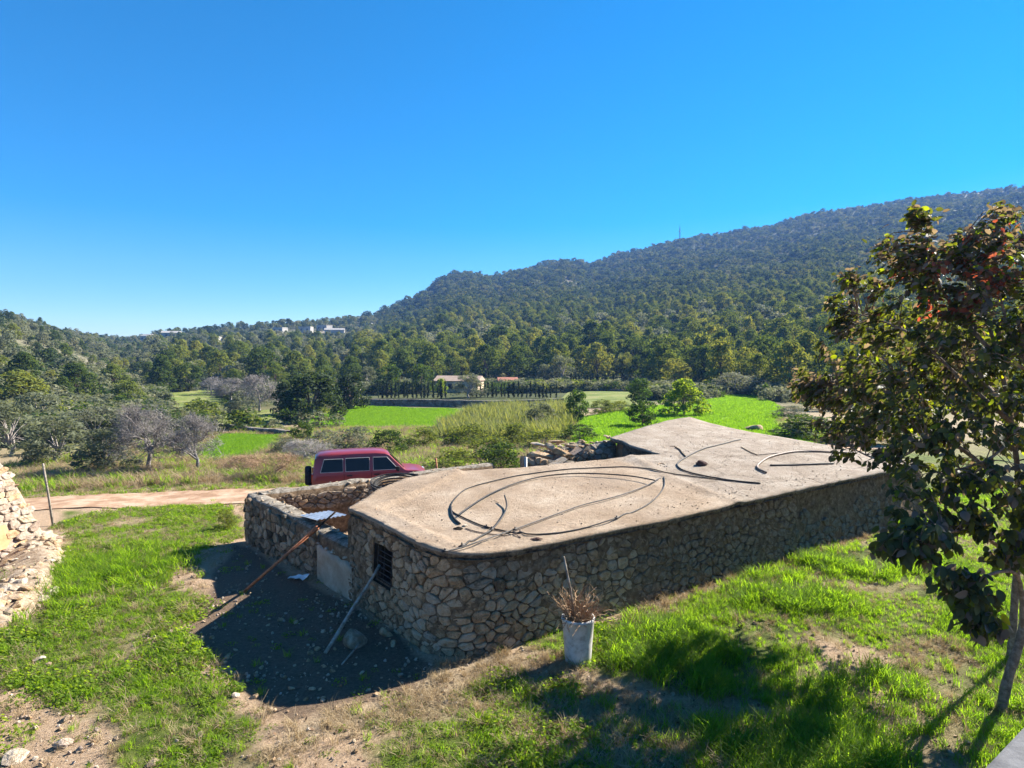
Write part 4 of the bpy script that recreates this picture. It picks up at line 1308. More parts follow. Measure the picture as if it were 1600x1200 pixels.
# drain hole patch and bits on the roof
def roof_lump(px, py, w, d, h, mat, name, label, cat, seed):
    p = roof_at(px, py, 0)
    me = rock_mesh(name, seed, mat, 1, 3, .55)
    o = put_rock(me, (p.x, p.y, p.z + h * .45), (w, d, h), (0, 0, .3), None, name)
    return tag(o, label, cat)
roof_lump(1096, 727, .26, .14, .10, M['rag'], 'rag', 'crumpled dark brown rag lying on the rear roof', 'rag', 501)
roof_lump(838, 843, .11, .08, .03, M['rag'], 'flat_rag', 'flat reddish brown scrap on the near roof edge', 'scrap', 502)
roof_lump(716, 827, .10, .08, .03, M['dark'], 'drain_mouth', 'dark drain mouth in the near roof', 'drain', 503)  # flat dark lump paints the shade inside the hole
roof_lump(727, 822, .06, .05, .035, M['pale_stone'], 'drain_stone', 'pale pebble beside the drain mouth', 'pebble', 504)

# coil of pipe hanging over the yard wall
coil = MB()
cp = at_depth(622, 768, 17.4)
for k in range(9):
    rr = .62 + .022 * k
    pts = []
    for q in range(41):
        an = 2 * math.pi * q / 40
        x = rr * math.cos(an) * .95; y = rr * .72 * math.sin(an)
        pts.append((cp.x + x + .02 * math.sin(k * 2.3), cp.y + y, cp.z + .02 + .035 * k + .16 * math.sin(an) + .05 * math.cos(an * 1.0 + k)))
    coil.tube(pts, .020, 6, False)
co = coil.build('pipe_coil', M['hose'], None, True, cp)
tag(co, 'bundled coil of black pipe resting between yard wall and roof edge', 'pipe coil')

# ================================================================== CEMENT PLANTER
bp = at(903, 1032)
pot = empty('tall_planter', (bp.x, bp.y, bp.z - .02), 'tall round pale cement planter holding a dried up plant', 'planter')
mb = MB()
mb.lathe(tuple(pot.location), [(.0, 0), (.205, 0), (.215, .02), (.235, .35), (.262, .70), (.272, .71), (.278, .735), (.272, .76), (.245, .76), (.235, .72), (.228, .62), (0, .62)], 32, .01)
mb.build('pot', M['bin'], pot, True)
mb = MB()
mb.lathe((bp.x, bp.y, bp.z), [(0, .655), (.12, .66), (.232, .62)], 20, .1); mb.build('soil', M['soil'], pot, True)
rp_ = random.Random(21)
dry = empty('dead_plant', (bp.x, bp.y, bp.z + .62), 'tangle of dry brown stems in the cement planter', 'dead plant')
mb = MB()
for k in range(190):
    an = rp_.uniform(0, 6.28); ln = rp_.uniform(.3, .8)
    p = Vector((bp.x + .13 * math.cos(an) * rp_.random(), bp.y + .13 * math.sin(an) * rp_.random(), bp.z + .62))
    v = Vector((math.cos(an) * rp_.uniform(.2, .8), math.sin(an) * rp_.uniform(.2, .8), rp_.uniform(.6, 1.4))).normalized()
    pts = [p]
    for q in range(6):
        v = (v + Vector((rp_.gauss(0, .28), rp_.gauss(0, .28), -.06 + rp_.gauss(0, .2)))).normalized()
        pts.append(pts[-1] + v * ln / 6)
        if pts[-1].z < bp.z + .66: pts[-1].z = bp.z + .66 + rp_.uniform(0, .1)
    mb.tube(pts, [.008, .0075, .007, .0062, .0055, .0045, .0035], 3, False)
mb.build('stems', M['dry_twig'], dry)
a = Vector((bp.x - .04, bp.y + .05, bp.z + .60)); b = at_depth(881, 870, bp.y + .12)
mb = MB(); mb.tube([a, a.lerp(b, .5) + Vector((.015, 0, 0)), b], [.024, .022, .018], 6)
tag(mb.build('stake', M['wood'], None, True, a), 'pale upright stake stuck in the cement planter', 'stake')

# ================================================================== RUINED WALL AT THE LEFT EDGE
rw = empty('ruined_wall', (-13.6, 15.5, 0), 'sloping end of a ruined pink stone wall with orange patch at left edge', 'ruined wall')
# its lit face looks to the right; s runs away from the camera, t up the face
RWP = Path2D([(-13.15, 9.5), (-13.15, 18.2)])
def rw_top(s):
    y = 9.5 + s
    return float(np.interp(y, [9.5, 14.0, 16.2, 16.6, 17.0, 17.4, 18.2], [3.9, 3.6, 3.1, 2.5, 1.6, .6, .2])) + .08 * float(fbm(s, 1.0, .5, 90, 2))
def rw_map(s, t, n):
    y = 9.5 + s
    g = Tz(-13, y) - .1
    return Vector((-13.25 - .16 * t + n * .98, y, g + t))
ss = np.arange(0, 8.75, .15)
mb = MB()
for s in ss:
    H = max(rw_top(s), .1)
    for k in range(9):
        mb.v.append(tuple(rw_map(s, H * k / 8, float(fbm(s, k * .3, .5, 91, 2)) * .03)))
    v = rw_map(s, H, 0); mb.v.append((v.x - .9, v.y, v.z - .05)); mb.v.append((v.x - 1.0, v.y, -.3))
for i in range(len(ss) - 1):
    for k in range(10):
        a = i * 11 + k; mb.f.append((a, a + 11, a + 12, a + 1)); mb.m.append(0)
mb.f.append(tuple((len(ss) - 1) * 11 + k for k in range(11))); mb.m.append(0)
mb.build('wall', M['pink_stone'], rw, True)
rr_ = random.Random(31)
cells = masonry(8.6, 3.6, .40, .14, .012, rr_, .4, .3)
PATCH = [(4.9, .38), (6.62, .40), (6.86, .62), (6.74, 1.0), (4.9, 1.12)]
def keep_rw(s, t): return t < rw_top(s) - .04 and not (s < 6.82 and .36 < t < 1.08) and s > 1.5
put_stones('stone', cells, rw_map, rw, [M['pink_stone'], M['pink_stone'], M['pale_stone'], M['stone']], rr_, keep_rw, (.02, .08), 290, lambda s, t: -s)
mb = MB()
n0 = [rw_map(a, b, .045) for a, b in PATCH]; n1 = [rw_map(a, b, -.03) for a, b in PATCH]
mb.add(n0 + n1, [(0, 1, 2, 3, 4), (1, 6, 7, 2), (2, 7, 8, 3), (3, 8, 9, 4), (0, 5, 6, 1), (4, 9, 5, 0)])
mb.build('render_patch', M['terracotta'], rw)
for k in range(20):       # loose stones at its broken sloping end
    s = rr_.uniform(6.5, 8.7); t = max(rw_top(s), .15)
    put_rock(rr_.choice(ROCKS + ROCKS_D), rw_map(s, t - .02, rr_.uniform(-.6, .05)), (rr_.uniform(.08, .15), rr_.uniform(.08, .15), rr_.uniform(.05, .09)), None, rw)

# low rubble heap in front of it
heap = empty('rubble_bank', (-11.2, 14.0, 0), 'low bank of tumbled whitish rubble below the ruined wall', 'rubble')
hb = MB()
HP = [at(px, py) for px, py in ((84, 840), (80, 868), (76, 900), (60, 930), (30, 956), (-10, 982), (-60, 1010))]
hn = 40
prof = [(.35, -.06), (.22, .14), (.02, .30), (-.3, .34), (-.8, .30), (-1.5, .1)]
for i in range(hn + 1):
    u = i / hn * (len(HP) - 1); k = min(int(u), len(HP) - 2); p = HP[k].lerp(HP[k + 1], u - k)
    tp_ = min(1, i / 5, (hn - i) / 8)
    for j, (o_, h_) in enumerate(prof):
        h_ = -.08 + (h_ + .08) * tp_
        q_ = float(fbm(i * .3, j * .6, 1, 93, 2)) * .08 * tp_
        hb.v.append((p.x + o_ + q_, p.y - o_ * .25, Tz(p.x + o_, p.y - o_ * .25) + h_ + q_))
for i in range(hn):
    for j in range(5):
        a = i * 6 + j; hb.f.append((a, a + 1, a + 7, a + 6)); hb.m.append(0)
M['rubble_earth'] = surface('rubble_earth', [(.2, (.22, .155, .10)), (.6, (.35, .27, .19)), (.9, (.46, .38, .29))], 7, .95, .9, 22, .06, .1)
hb.build('bank', M['rubble_earth'], heap, True)
for k in range(210):
    u = rr_.random() ** .8 * (len(HP) - 1.001); i = int(u); p = HP[i].lerp(HP[i + 1], u - i)
    o_ = rr_.uniform(-1.3, .42)
    h_ = float(np.interp(o_, [-1.5, -.8, -.3, .02, .22, .35, .5], [.1, .30, .34, .30, .14, 0, 0]))
    x, y = p.x + o_, p.y - o_ * .25
    s = rr_.choice([.05, .07, .09, .11, .14, .18])
    put_rock(rr_.choice(ROCKS + ROCKS_D), (x, y, Tz(x, y) + h_ * min(1, u * 1.3 + .1, (len(HP) - 1 - u) * .85) + s * .15), (s * rr_.uniform(.8, 1.3), s * rr_.uniform(.8, 1.2), s * .7), None, heap)

# ================================================================== STONES ON THE GROUND
def ground_rock(px, py, wpx, label, cat='stone', mats=None, group=None, flat=1.0):
    p = at(px, py)
    s = wpx * p.y / F / 2
    me = random.choice(mats or ROCKS)
    o = put_rock(me, (p.x, p.y, p.z + s * .22), (s, s * random.uniform(.75, 1.1), s * random.uniform(.75, 1.0) * flat), None, None, 'stone')
    return tag(o, label, cat, group)
ground_rock(552, 1006, 44, 'big pale boulder in the shade beside the wooden pole', 'boulder', [ROCKS[2]], None, 1.5).name = 'boulder'
ground_rock(602, 992, 26, 'dark stone against the wall foot below the barred window', 'stone', [ROCKS_D[1]])
ground_rock(614, 1008, 16, 'smaller brown stone beside the dark wall foot stone', 'stone', [ROCKS_D[3]])
ground_rock(626, 1056, 16, 'angular pale stone at the foot of the near corner', 'stone', [ROCKS[4]])
ground_rock(1045, 986, 20, 'white stone in grass right of the planter', 'stone', [ROCKS[1]])
ground_rock(1210, 920, 12, 'small white stone in the grass along the long wall', 'stone', [ROCKS[3]])
ground_rock(312, 1149, 20, 'white stone on the turf at lower left', 'stone', [ROCKS[0]])
ground_rock(238, 1196, 26, 'pale stone at the bottom edge of the left turf', 'stone', [ROCKS[5]])
ground_rock(367, 1088, 16, 'stone by the tip of the building shadow', 'stone', [ROCKS[2]])
ground_rock(294, 1056, 12, 'little beige stone on the bare strip beside shadow', 'stone', [ROCKS[3]])
ground_rock(62, 1032, 22, 'upper white stone at the turf edge below the rubble bank', 'stone', [ROCKS[4]])
ground_rock(75, 1040, 14, 'lower white stone at the turf edge below the rubble bank', 'stone', [ROCKS[2]])
ground_rock(18, 952, 26, 'bright white stone standing at left end of the rubble bank', 'stone', [ROCKS[1]], None, 1.6)
ground_rock(96, 1166, 30, 'orange tinted flat stone in the lower left soil', 'stone', [rock_mesh('stone', 601, M['pink_stone'], .6)])
ground_rock(20, 1185, 44, 'largest pale stone in the lower left corner', 'stone', [ROCKS[0]], None, .6)
ground_rock(45, 1062, 24, 'squat pale stone half buried at left soil edge', 'stone', [ROCKS[3]], None, .7)
ground_rock(1178, 674, 34, 'pale angular rock in the grass just beyond the rear roof', 'stone', [ROCKS_G[1]])
ground_rock(1246, 684, 30, 'grey block beyond the rear roof near the tree', 'stone', [ROCKS_G[3]])
GR = random.Random(77)
for k in range(80):
    px, py = GR.uniform(330, 660), GR.uniform(950, 1120)
    p = at(px, py)
    if not in_poly(np.array([p.x]), np.array([p.y]), E_SHADOW)[0]: continue
    random.seed(700 + k)
    ground_rock(px, py, GR.choice([5, 6, 8, 10, 13]), 'loose stone on the dark shaded soil beside the outbuilding', 'stone', ROCKS_D + ROCKS_G + ROCKS[:1], 'stones in the building shadow')
for k in range(44):
    px, py = GR.uniform(470, 960), GR.uniform(1060, 1195)
    p = at(px, py)
    if not in_poly(np.array([p.x]), np.array([p.y]), D_MAIN)[0]: continue
    random.seed(800 + k)
    ground_rock(px, py, GR.choice([6, 8, 10, 12, 15]), 'loose pale stone on the dry strip before the near wall', 'stone', ROCKS + ROCKS_D[:2], 'stones on the dry strip')
for k in range(26):
    px, py = GR.uniform(0, 330), GR.uniform(930, 1195)
    random.seed(900 + k)
    p = at(px, py)
    if in_poly(np.array([p.x]), np.array([p.y]), G_LEFT)[0]: continue
    ground_rock(px, py, GR.choice([8, 10, 12, 16, 20]), 'loose stone on the bare beige soil at left', 'stone', ROCKS + ROCKS_D[:1], 'stones on the bare soil')
p = at(470, 905)
def scrap(name, px, py, w, h, mat, label, cat, seed):
    q = at(px, py)
    r1 = random.Random(seed)
    mb = MB()
    n = 5
    for i in range(n + 1):
        for j in range(3):
            mb.v.append((q.x + w * (i / n - .5) + r1.uniform(-.02, .02), q.y + h * (j / 2 - .5), q.z + .05 + r1.uniform(-.03, .06)))
    for i in range(n):
        for j in range(2):
            a = i * 3 + j; mb.f.append((a, a + 3, a + 4, a + 1)); mb.m.append(0)
    o = mb.build(name, mat, None, False, tuple(q))
    md = o.modifiers.new('thick', 'SOLIDIFY'); md.thickness = .004
    return tag(o, label, cat)
scrap('plastic_scrap', 467, 906, .42, .2, M['white_scrap'], 'torn white plastic scrap on the ground near the prop', 'scrap', 3)

# grey ledge at the bottom right
lg = MB()
a = at_depth(1640, 1090, 3.3); b = at_depth(1540, 1235, 2.75)
d = (b - a).normalized(); nn = Vector((-d.y, d.x, 0)).normalized()
if nn.x < 0: nn = -nn
a2 = a - d * 1.2; b2 = b + d * 1.0
top = [a2, b2, b2 + nn * .8, a2 + nn * .8]
zt = a.z
pts = [(p_.x, p_.y, zt) for p_ in top] + [(p_.x, p_.y, -.2) for p_ in top]
lg.add(pts, [(0, 1, 2, 3), (0, 4, 5, 1), (1, 5, 6, 2), (2, 6, 7, 3), (3, 7, 4, 0)])
tag(lg.build('parapet', M['concrete'], None, False, (a.x, a.y, -.2), .02), 'grey concrete parapet corner at the bottom right', 'parapet')
# ================================================================== RED CAR
def car_paint():
    m, nt, out = new_mat('dusty_dark_red_paint')
    pos = coords(nt)
    rp = ramp(nt, [(.3, (.20, .010, .013)), (.7, (.24, .016, .02))]); nt.links.new(noise(nt, pos, 1.5, 4, .6), rp.inputs[0])
    c = mixc(nt, rp.outputs[0], (.34, .22, .18), .06)
    b = N(nt, 'ShaderNodeBsdfPrincipled'); nt.links.new(c, b.inputs['Base Color'])
    b.inputs['Roughness'].default_value = .32; b.inputs['Coat Weight'].default_value = .4; b.inputs['Coat Roughness'].default_value = .12
    nt.links.new(b.outputs[0], out.inputs[0])
    return m
M['paint'] = car_paint()
def glass_mat():
    m, nt, out = new_mat('dark_tinted_glass')
    b = N(nt, 'ShaderNodeBsdfPrincipled'); b.inputs['Base Color'].default_value = (.012, .014, .016, 1)
    b.inputs['Roughness'].default_value = .08; b.inputs['Specular IOR Level'].default_value = .22
    nt.links.new(b.outputs[0], out.inputs[0])
    return m
M['glass'] = glass_mat()
M['tyre'] = surface('black_rubber', [(.2, (.012, .012, .012)), (.8, (.03, .03, .03))], 9, .8, .2, 40, .004, .2)
M['trim'] = surface('grey_window_trim', [(.2, (.30, .29, .28)), (.8, (.42, .41, .40))], 9, .45, 0)
M['lamp_red'] = surface('red_lens', [(.2, (.30, .015, .012)), (.8, (.36, .02, .016))], 9, .15, 0, spec=.5)
M['lamp_clear'] = surface('clear_lens', [(.2, (.5, .5, .5)), (.8, (.6, .6, .6))], 9, .1, 0, spec=.6)
cp_ = at_depth(577, 770, 24.4)
CZ = Tz(cp_.x, cp_.y) + .03
car = empty('parked_car', (cp_.x, cp_.y, CZ), 'dark red boxy off road car with spare wheel on its tail parked on the track', 'car')
car.rotation_euler = (0, 0, R(17))
def cpart(name, mb, mats, smooth=False, parent=car, bevel=0):
    me = mb.mesh(name, mats, smooth)
    o = link(name, me, parent)
    if bevel:
        b = o.modifiers.new('bevel', 'BEVEL'); b.width = bevel; b.segments = 2
    return o
stations = [(-2.14, .42, .90, .82), (-2.12, .38, 1.05, .84), (-2.06, .36, 1.45, .85), (-1.98, .36, 1.72, .86), (-1.86, .36, 1.80, .86), (-1.4, .36, 1.84, .87), (-.6, .36, 1.855, .87), (.2, .36, 1.85, .87),
            (.55, .36, 1.82, .87), (.72, .36, 1.75, .87), (1.0, .36, 1.47, .87), (1.30, .36, 1.16, .86), (1.36, .36, 1.12, .86), (1.75, .38, 1.09, .855), (2.1, .40, 1.03, .84), (2.22, .44, .92, .80), (2.26, .5, .8, .78)]
mb = MB()
for (x, zb, zt, w) in stations:
    belt = min(1.08, zt - .03)
    k = max(0.0, (zt - 1.08) / .77)
    wt = w - .03 - .17 * k
    zs = zt - .10 if zt > 1.25 else zt - .025
    half = [(.0, zb), (w - .1, zb), (w - .015, zb + .1), (w, .55 if zt > .7 else zb + .15), (w - .005, min(.85, belt - .03)), (w - .02, belt), (w - .02 + (wt - w + .02) * .8, belt + (zs - belt) * .8), (wt - .02, zs + (zt - zs) * .35), (wt - .1, zt - .012), (0, zt + .008)]
    full = half + [(-y, z) for y, z in reversed(half[1:-1])]
    for y, z in full: mb.v.append((x, y, z))
K = 18
for i in range(len(stations) - 1):
    for k in range(K):
        mb.f.append((i * K + k, (i + 1) * K + k, (i + 1) * K + (k + 1) % K, i * K + (k + 1) % K)); mb.m.append(0)
mb.f.append(tuple(range(K))); mb.m.append(0)
n = len(stations) - 1
mb.f.append(tuple(n * K + k for k in range(K - 1, -1, -1))); mb.m.append(0)
body = cpart('body', mb, M['paint'], True)
for e_ in (body,):
    md = e_.modifiers.new('ws', 'EDGE_SPLIT'); md.split_angle = R(38)
def side_y(z): return .85 - (z - 1.08) * .195 + .004
def side_glass(pts, side, name='window'):
    mb = MB()
    o_ = [(x, side * (side_y(z) + .012), z) for x, z in pts]; i_ = [(x, side * (side_y(z) - .03), z) for x, z in pts]
    k = len(pts)
    mb.add(o_ + i_, [tuple(range(k)), tuple(range(2 * k - 1, k - 1, -1))] + [(i, (i + 1) % k, k + (i + 1) % k, k + i) for i in range(k)])
    g_ = cpart(name, mb, M['glass'])
    mb = MB()
    loop = [Vector((x, side * (side_y(z) + .014), z)) for x, z in pts]
    mb.tube(loop + [loop[0]], .013, 5, False)
    cpart('window_frame', mb, M['trim'], False, g_)
for side in (-1, 1):
    side_glass([(-1.84, 1.16), (-1.02, 1.16), (-1.02, 1.64), (-1.70, 1.64)], side)
    side_glass([(-.92, 1.16), (-.04, 1.16), (-.04, 1.65), (-.92, 1.65)], side)
    side_glass([(.10, 1.16), (1.02, 1.16), (.98, 1.24), (.62, 1.64), (.10, 1.65)], side)
    for x0, x1 in ((-.98, .03), (.03, 1.12)):
        mb = MB(); y_ = side * .868
        mb.tube([(x0, y_, .5), (x0, y_, 1.10)], .006, 4); mb.tube([(x1, y_, .5), (x1, y_, 1.10)], .006, 4); mb.tube([(x0, y_, .5), (x1, y_, .5)], .006, 4)
        dr = cpart('door', mb, M['tyre'])
        mb = MB(); mb.box((x0 + .2, side * .88, 1.0), (.2, .03, .04)); cpart('handle', mb, M['tyre'], False, dr)
    mb = MB(); mb.box((1.02, side * .98, 1.2), (.12, .2, .17)); cpart('mirror', mb, M['tyre'], False, car, .03)
    mb = MB(); mb.box((0, side * .868, .70), (3.3, .025, .09)); cpart('side_strip', mb, M['tyre'])
    mb = MB(); mb.box((-2.13, side * .74, .95), (.05, .16, .34)); cpart('tail_light', mb, M['lamp_red'], False, car, .01)
    mb = MB(); mb.box((2.22, side * .62, .86), (.08, .30, .16)); cpart('headlight', mb, M['lamp_clear'], False, car, .02)
    for x in (-1.32, 1.42):
        mb = MB()
        pr = [(.20, -.11), (.33, -.12), (.36, -.09), (.365, 0), (.36, .09), (.33, .12), (.20, .11)]
        for i, (r_, o_) in enumerate(pr):
            for k in range(24):
                an = 2 * math.pi * k / 24
                mb.v.append((x + r_ * math.cos(an), side * .77 + o_, .365 + r_ * math.sin(an)))
        for i in range(len(pr) - 1):
            for k in range(24):
                mb.f.append((i * 24 + k, i * 24 + (k + 1) % 24, (i + 1) * 24 + (k + 1) % 24, (i + 1) * 24 + k)); mb.m.append(0)
        wh = cpart('wheel', mb, M['tyre'], True)
        mb = MB(); mb.tube([(x, side * .69, .365), (x, side * .86, .365)], .21, 18); cpart('rim', mb, M['steel'], False, wh)
def cq(name, pts, mat, th, nrm, bevel=0):
    mb = MB(); nv = Vector(nrm)
    P = [Vector(p) for p in pts]
    mb.add([p + nv * .012 for p in P] + [p - nv * th for p in P], [(0, 1, 2, 3), (7, 6, 5, 4), (0, 4, 5, 1), (1, 5, 6, 2), (2, 6, 7, 3), (3, 7, 4, 0)])
    return cpart(name, mb, mat)
cq('windscreen', [(1.27, -.74, 1.20), (1.27, .74, 1.20), (.76, .60, 1.71), (.76, -.60, 1.71)], M['glass'], .03, Vector((.7, 0, .7)))
cq('rear_window', [(-2.095, .70, 1.18), (-2.095, -.70, 1.18), (-2.005, -.60, 1.66), (-2.005, .60, 1.66)], M['glass'], .03, Vector((-1, 0, .18)))
mb = MB(); mb.box((2.28, 0, .55), (.2, 1.6, .22)); cpart('front_bumper', mb, M['tyre'], False, car, .05)
mb = MB(); mb.box((-2.18, 0, .55), (.18, 1.6, .20)); cpart('rear_bumper', mb, M['tyre'], False, car, .05)
mb = MB()
pr = [(.12, -.13), (.32, -.13), (.365, -.09), (.37, 0), (.365, .07), (.30, .11), (.12, .11)]
for i, (r_, o_) in enumerate(pr):
    for k in range(24):
        an = 2 * math.pi * k / 24
        mb.v.append((-2.27 + o_, -.12 + r_ * math.cos(an), .96 + r_ * math.sin(an)))
for i in range(len(pr) - 1):
    for k in range(24):
        mb.f.append((i * 24 + k, i * 24 + (k + 1) % 24, (i + 1) * 24 + (k + 1) % 24, (i + 1) * 24 + k)); mb.m.append(0)
for row in (0, len(pr) - 1):
    mb.f.append(tuple(row * 24 + k for k in range(24))); mb.m.append(0)
cpart('spare_wheel', mb, M['tyre'], True)

# ================================================================== PLANTS: LEAF CLOUDS
def cards(P, Nrm, L, W, g, jit=.6, fold=.0):
    """one four-cornered leaf at each point, facing roughly along Nrm"""
    n = len(P)
    nn = Nrm + g.normal(0, jit, (n, 3))
    nn /= np.linalg.norm(nn, axis=1, keepdims=True) + 1e-9
    a = np.cross(nn, g.normal(0, 1, (n, 3)))
    a /= np.linalg.norm(a, axis=1, keepdims=True) + 1e-9
    b = np.cross(nn, a)
    L = L * g.uniform(.65, 1.3, (n, 1)); W = W * g.uniform(.65, 1.3, (n, 1))
    V = np.stack([P - a * L / 2, P + b * W / 2 + nn * fold, P + a * L / 2, P - b * W / 2 + nn * fold], 1).reshape(-1, 3)
    Q = np.arange(n * 4).reshape(n, 4)
    return V, Q

def sphere_pts(n, g):
    v = g.normal(0, 1, (n, 3))
    return v / np.linalg.norm(v, axis=1, keepdims=True)

def clump_crown(clumps, per, L, W, g, inner=.55, jit=.55, top_bias=0.0):
    """clumps: rows (x,y,z,rx,ry,rz); leaves sit in the outer shell of each clump"""
    PP, NN = [], []
    for c in clumps:
        d = sphere_pts(per, g)
        d[:, 2] += top_bias * g.random(per)
        d /= np.linalg.norm(d, axis=1, keepdims=True)
        r_ = g.uniform(inner, 1.0, (per, 1)) ** .6
        PP.append(np.array(c[:3]) + d * np.array(c[3:6]) * r_)
        NN.append(d)
    return cards(np.concatenate(PP), np.concatenate(NN), L, W, g, jit)

def crown_clumps(shape, K, g, size):
    """clump centres within a unit crown: height 0..1, half width up to .5"""
    out = []
    for k in range(K):
        u = (k + g.random()) / K
        an = g.uniform(0, 6.283)
        z, w = shape(u)
        rr = w * g.uniform(.25, 1.0) ** .6
        s = size * g.uniform(.7, 1.3)
        out.append((rr * math.cos(an), rr * math.sin(an), z, s, s, s * g.uniform(.55, .85)))
    return out

def shp_pine(u):
    z = .20 + .74 * u
    return z, .34 * max(.08, math.sin(math.pi * min(1, .22 + .78 * u)) ** .8 * (1.05 - .25 * u))
def shp_pine2(u):
    z = .24 + .68 * u
    return z, .40 * max(.1, math.sin(math.pi * min(1, .30 + .68 * u)) ** .6)
def shp_cone(u):
    z = .14 + .82 * u
    return z, .32 * (1 - u) ** .75 + .03
def shp_round(u):
    z = .16 + .70 * u
    return z, .40 * max(.1, math.sin(math.pi * (.12 + .80 * u)) ** .7)
def shp_dome(u):
    z = .10 + .76 * u
    return z, .42 * max(.12, math.cos(u * 1.45) ** .55)
def shp_bush(u):
    z = .08 + .78 * u
    return z, .42 * max(.15, math.cos(u * 1.4) ** .5)

def trunk_quads(h, r0, r1, g, lean=.05, n=6, seg=4, bow=.03):
    vs_, q = [], []
    lx, ly = g.uniform(-lean, lean, 2)
    for i in range(seg + 1):
        t = i / seg
        rr = r0 + (r1 - r0) * t
        for k in range(n):
            an = 2 * math.pi * k / n
            vs_.append((lx * t + bow * math.sin(3 * t) + rr * math.cos(an), ly * t + rr * math.sin(an), h * t - .02))
    for i in range(seg):
        for k in range(n):
            q.append((i * n + k, i * n + (k + 1) % n, (i + 1) * n + (k + 1) % n, (i + 1) * n + k))
    return np.array(vs_), np.array(q)

def limb_quads(clumps, base, r0, g, n=4, seg=3, frac=1.0):
    V, Q = [], []
    for c in clumps:
        if g.random() > frac: continue
        a = np.array(base) + np.array([0, 0, g.uniform(-.05, .12)])
        b = np.array(c[:3])
        off = len(V)
        for i in range(seg + 1):
            t = i / seg
            p = a + (b - a) * t + np.array([0, 0, .05 * math.sin(math.pi * t)])
            rr = r0 * (1 - .8 * t)
            for k in range(n):
                an = 2 * math.pi * k / n
                V.append(p + np.array([rr * math.cos(an), rr * math.sin(an), 0]))
        for i in range(seg):
            for k in range(n):
                Q.append((off + i * n + k, off + i * n + (k + 1) % n, off + (i + 1) * n + (k + 1) % n, off + (i + 1) * n + k))
    if not V: return np.zeros((0, 3)), np.zeros((0, 4), int)
    return np.array(V), np.array(Q)

def join_mesh(name, parts):
    """parts: list of (V,Q,mat)"""
    mats, V, Q, MI, off = [], [], [], [], 0
    for v, q, m in parts:
        if len(q) == 0: continue
        if m not in mats: mats.append(m)
        V.append(v); Q.append(q + off); MI.append(np.full(len(q), mats.index(m))); off += len(v)
    return np_mesh(name, np.concatenate(V), np.concatenate(Q), mats, np.concatenate(MI))

def tree_kind(kind, seed, K, per, L, W, shape, size, leaf, bark, trunk_h, r0, one=False, inner=.5, jit=.55, limbs=.6, top=.25):
    g = np.random.default_rng(seed)
    cl = crown_clumps(shape, K, g, size)
    v, q = clump_crown(cl, per, L, W, g, inner, jit, top)
    tv, tq = trunk_quads(trunk_h, r0, r0 * .55, g)
    lv, lq = limb_quads(cl, (0, 0, trunk_h * .7), r0 * .45, g, frac=limbs)
    if one:
        return join_mesh(kind, [(v, q, leaf), (tv, tq, bark), (lv, lq, bark)])
    return np_mesh('crown', v, q, leaf), join_mesh('trunk', [(tv, tq, bark), (lv, lq, bark)])

def bare_tree(seed, depth=5, trunk=.22, spread=.9, thick=.016, bark=None):
    """leafless branching crown of unit height; three-sided tapering twigs"""
    r1 = random.Random(seed)
    mbs = MB()
    def grow(p, d, ln, rad, lev):
        pts = [p]
        dd = d.copy()
        for q in range(3):
            dd = (dd + Vector((r1.gauss(0, .16), r1.gauss(0, .16), r1.gauss(.02, .12)))).normalized()
            pts.append(pts[-1] + dd * ln / 3)
        mbs.tube(pts, [rad, rad * .9, rad * .78, rad * .65], 5 if lev < 2 else 3, False)
        if lev >= depth: return
        nb = r1.choice([3, 3, 4]) if lev < depth - 1 else r1.choice([4, 5])
        for k in range(nb):
            an = r1.uniform(0, 6.28); tilt = r1.uniform(.3, .95) * spread
            side = dd.cross(Vector((math.cos(an), math.sin(an), .3))).normalized()
            nd = (dd * math.cos(tilt) + side * math.sin(tilt)).normalized()
            nd.z += .06
            grow(pts[r1.choice([2, 3, 3])], nd.normalized(), ln * r1.uniform(.62, .82), rad * .58, lev + 1)
    grow(Vector((0, 0, -.02)), Vector((r1.uniform(-.1, .1), r1.uniform(-.1, .1), 1)).normalized(), trunk, thick, 0)
    return mbs

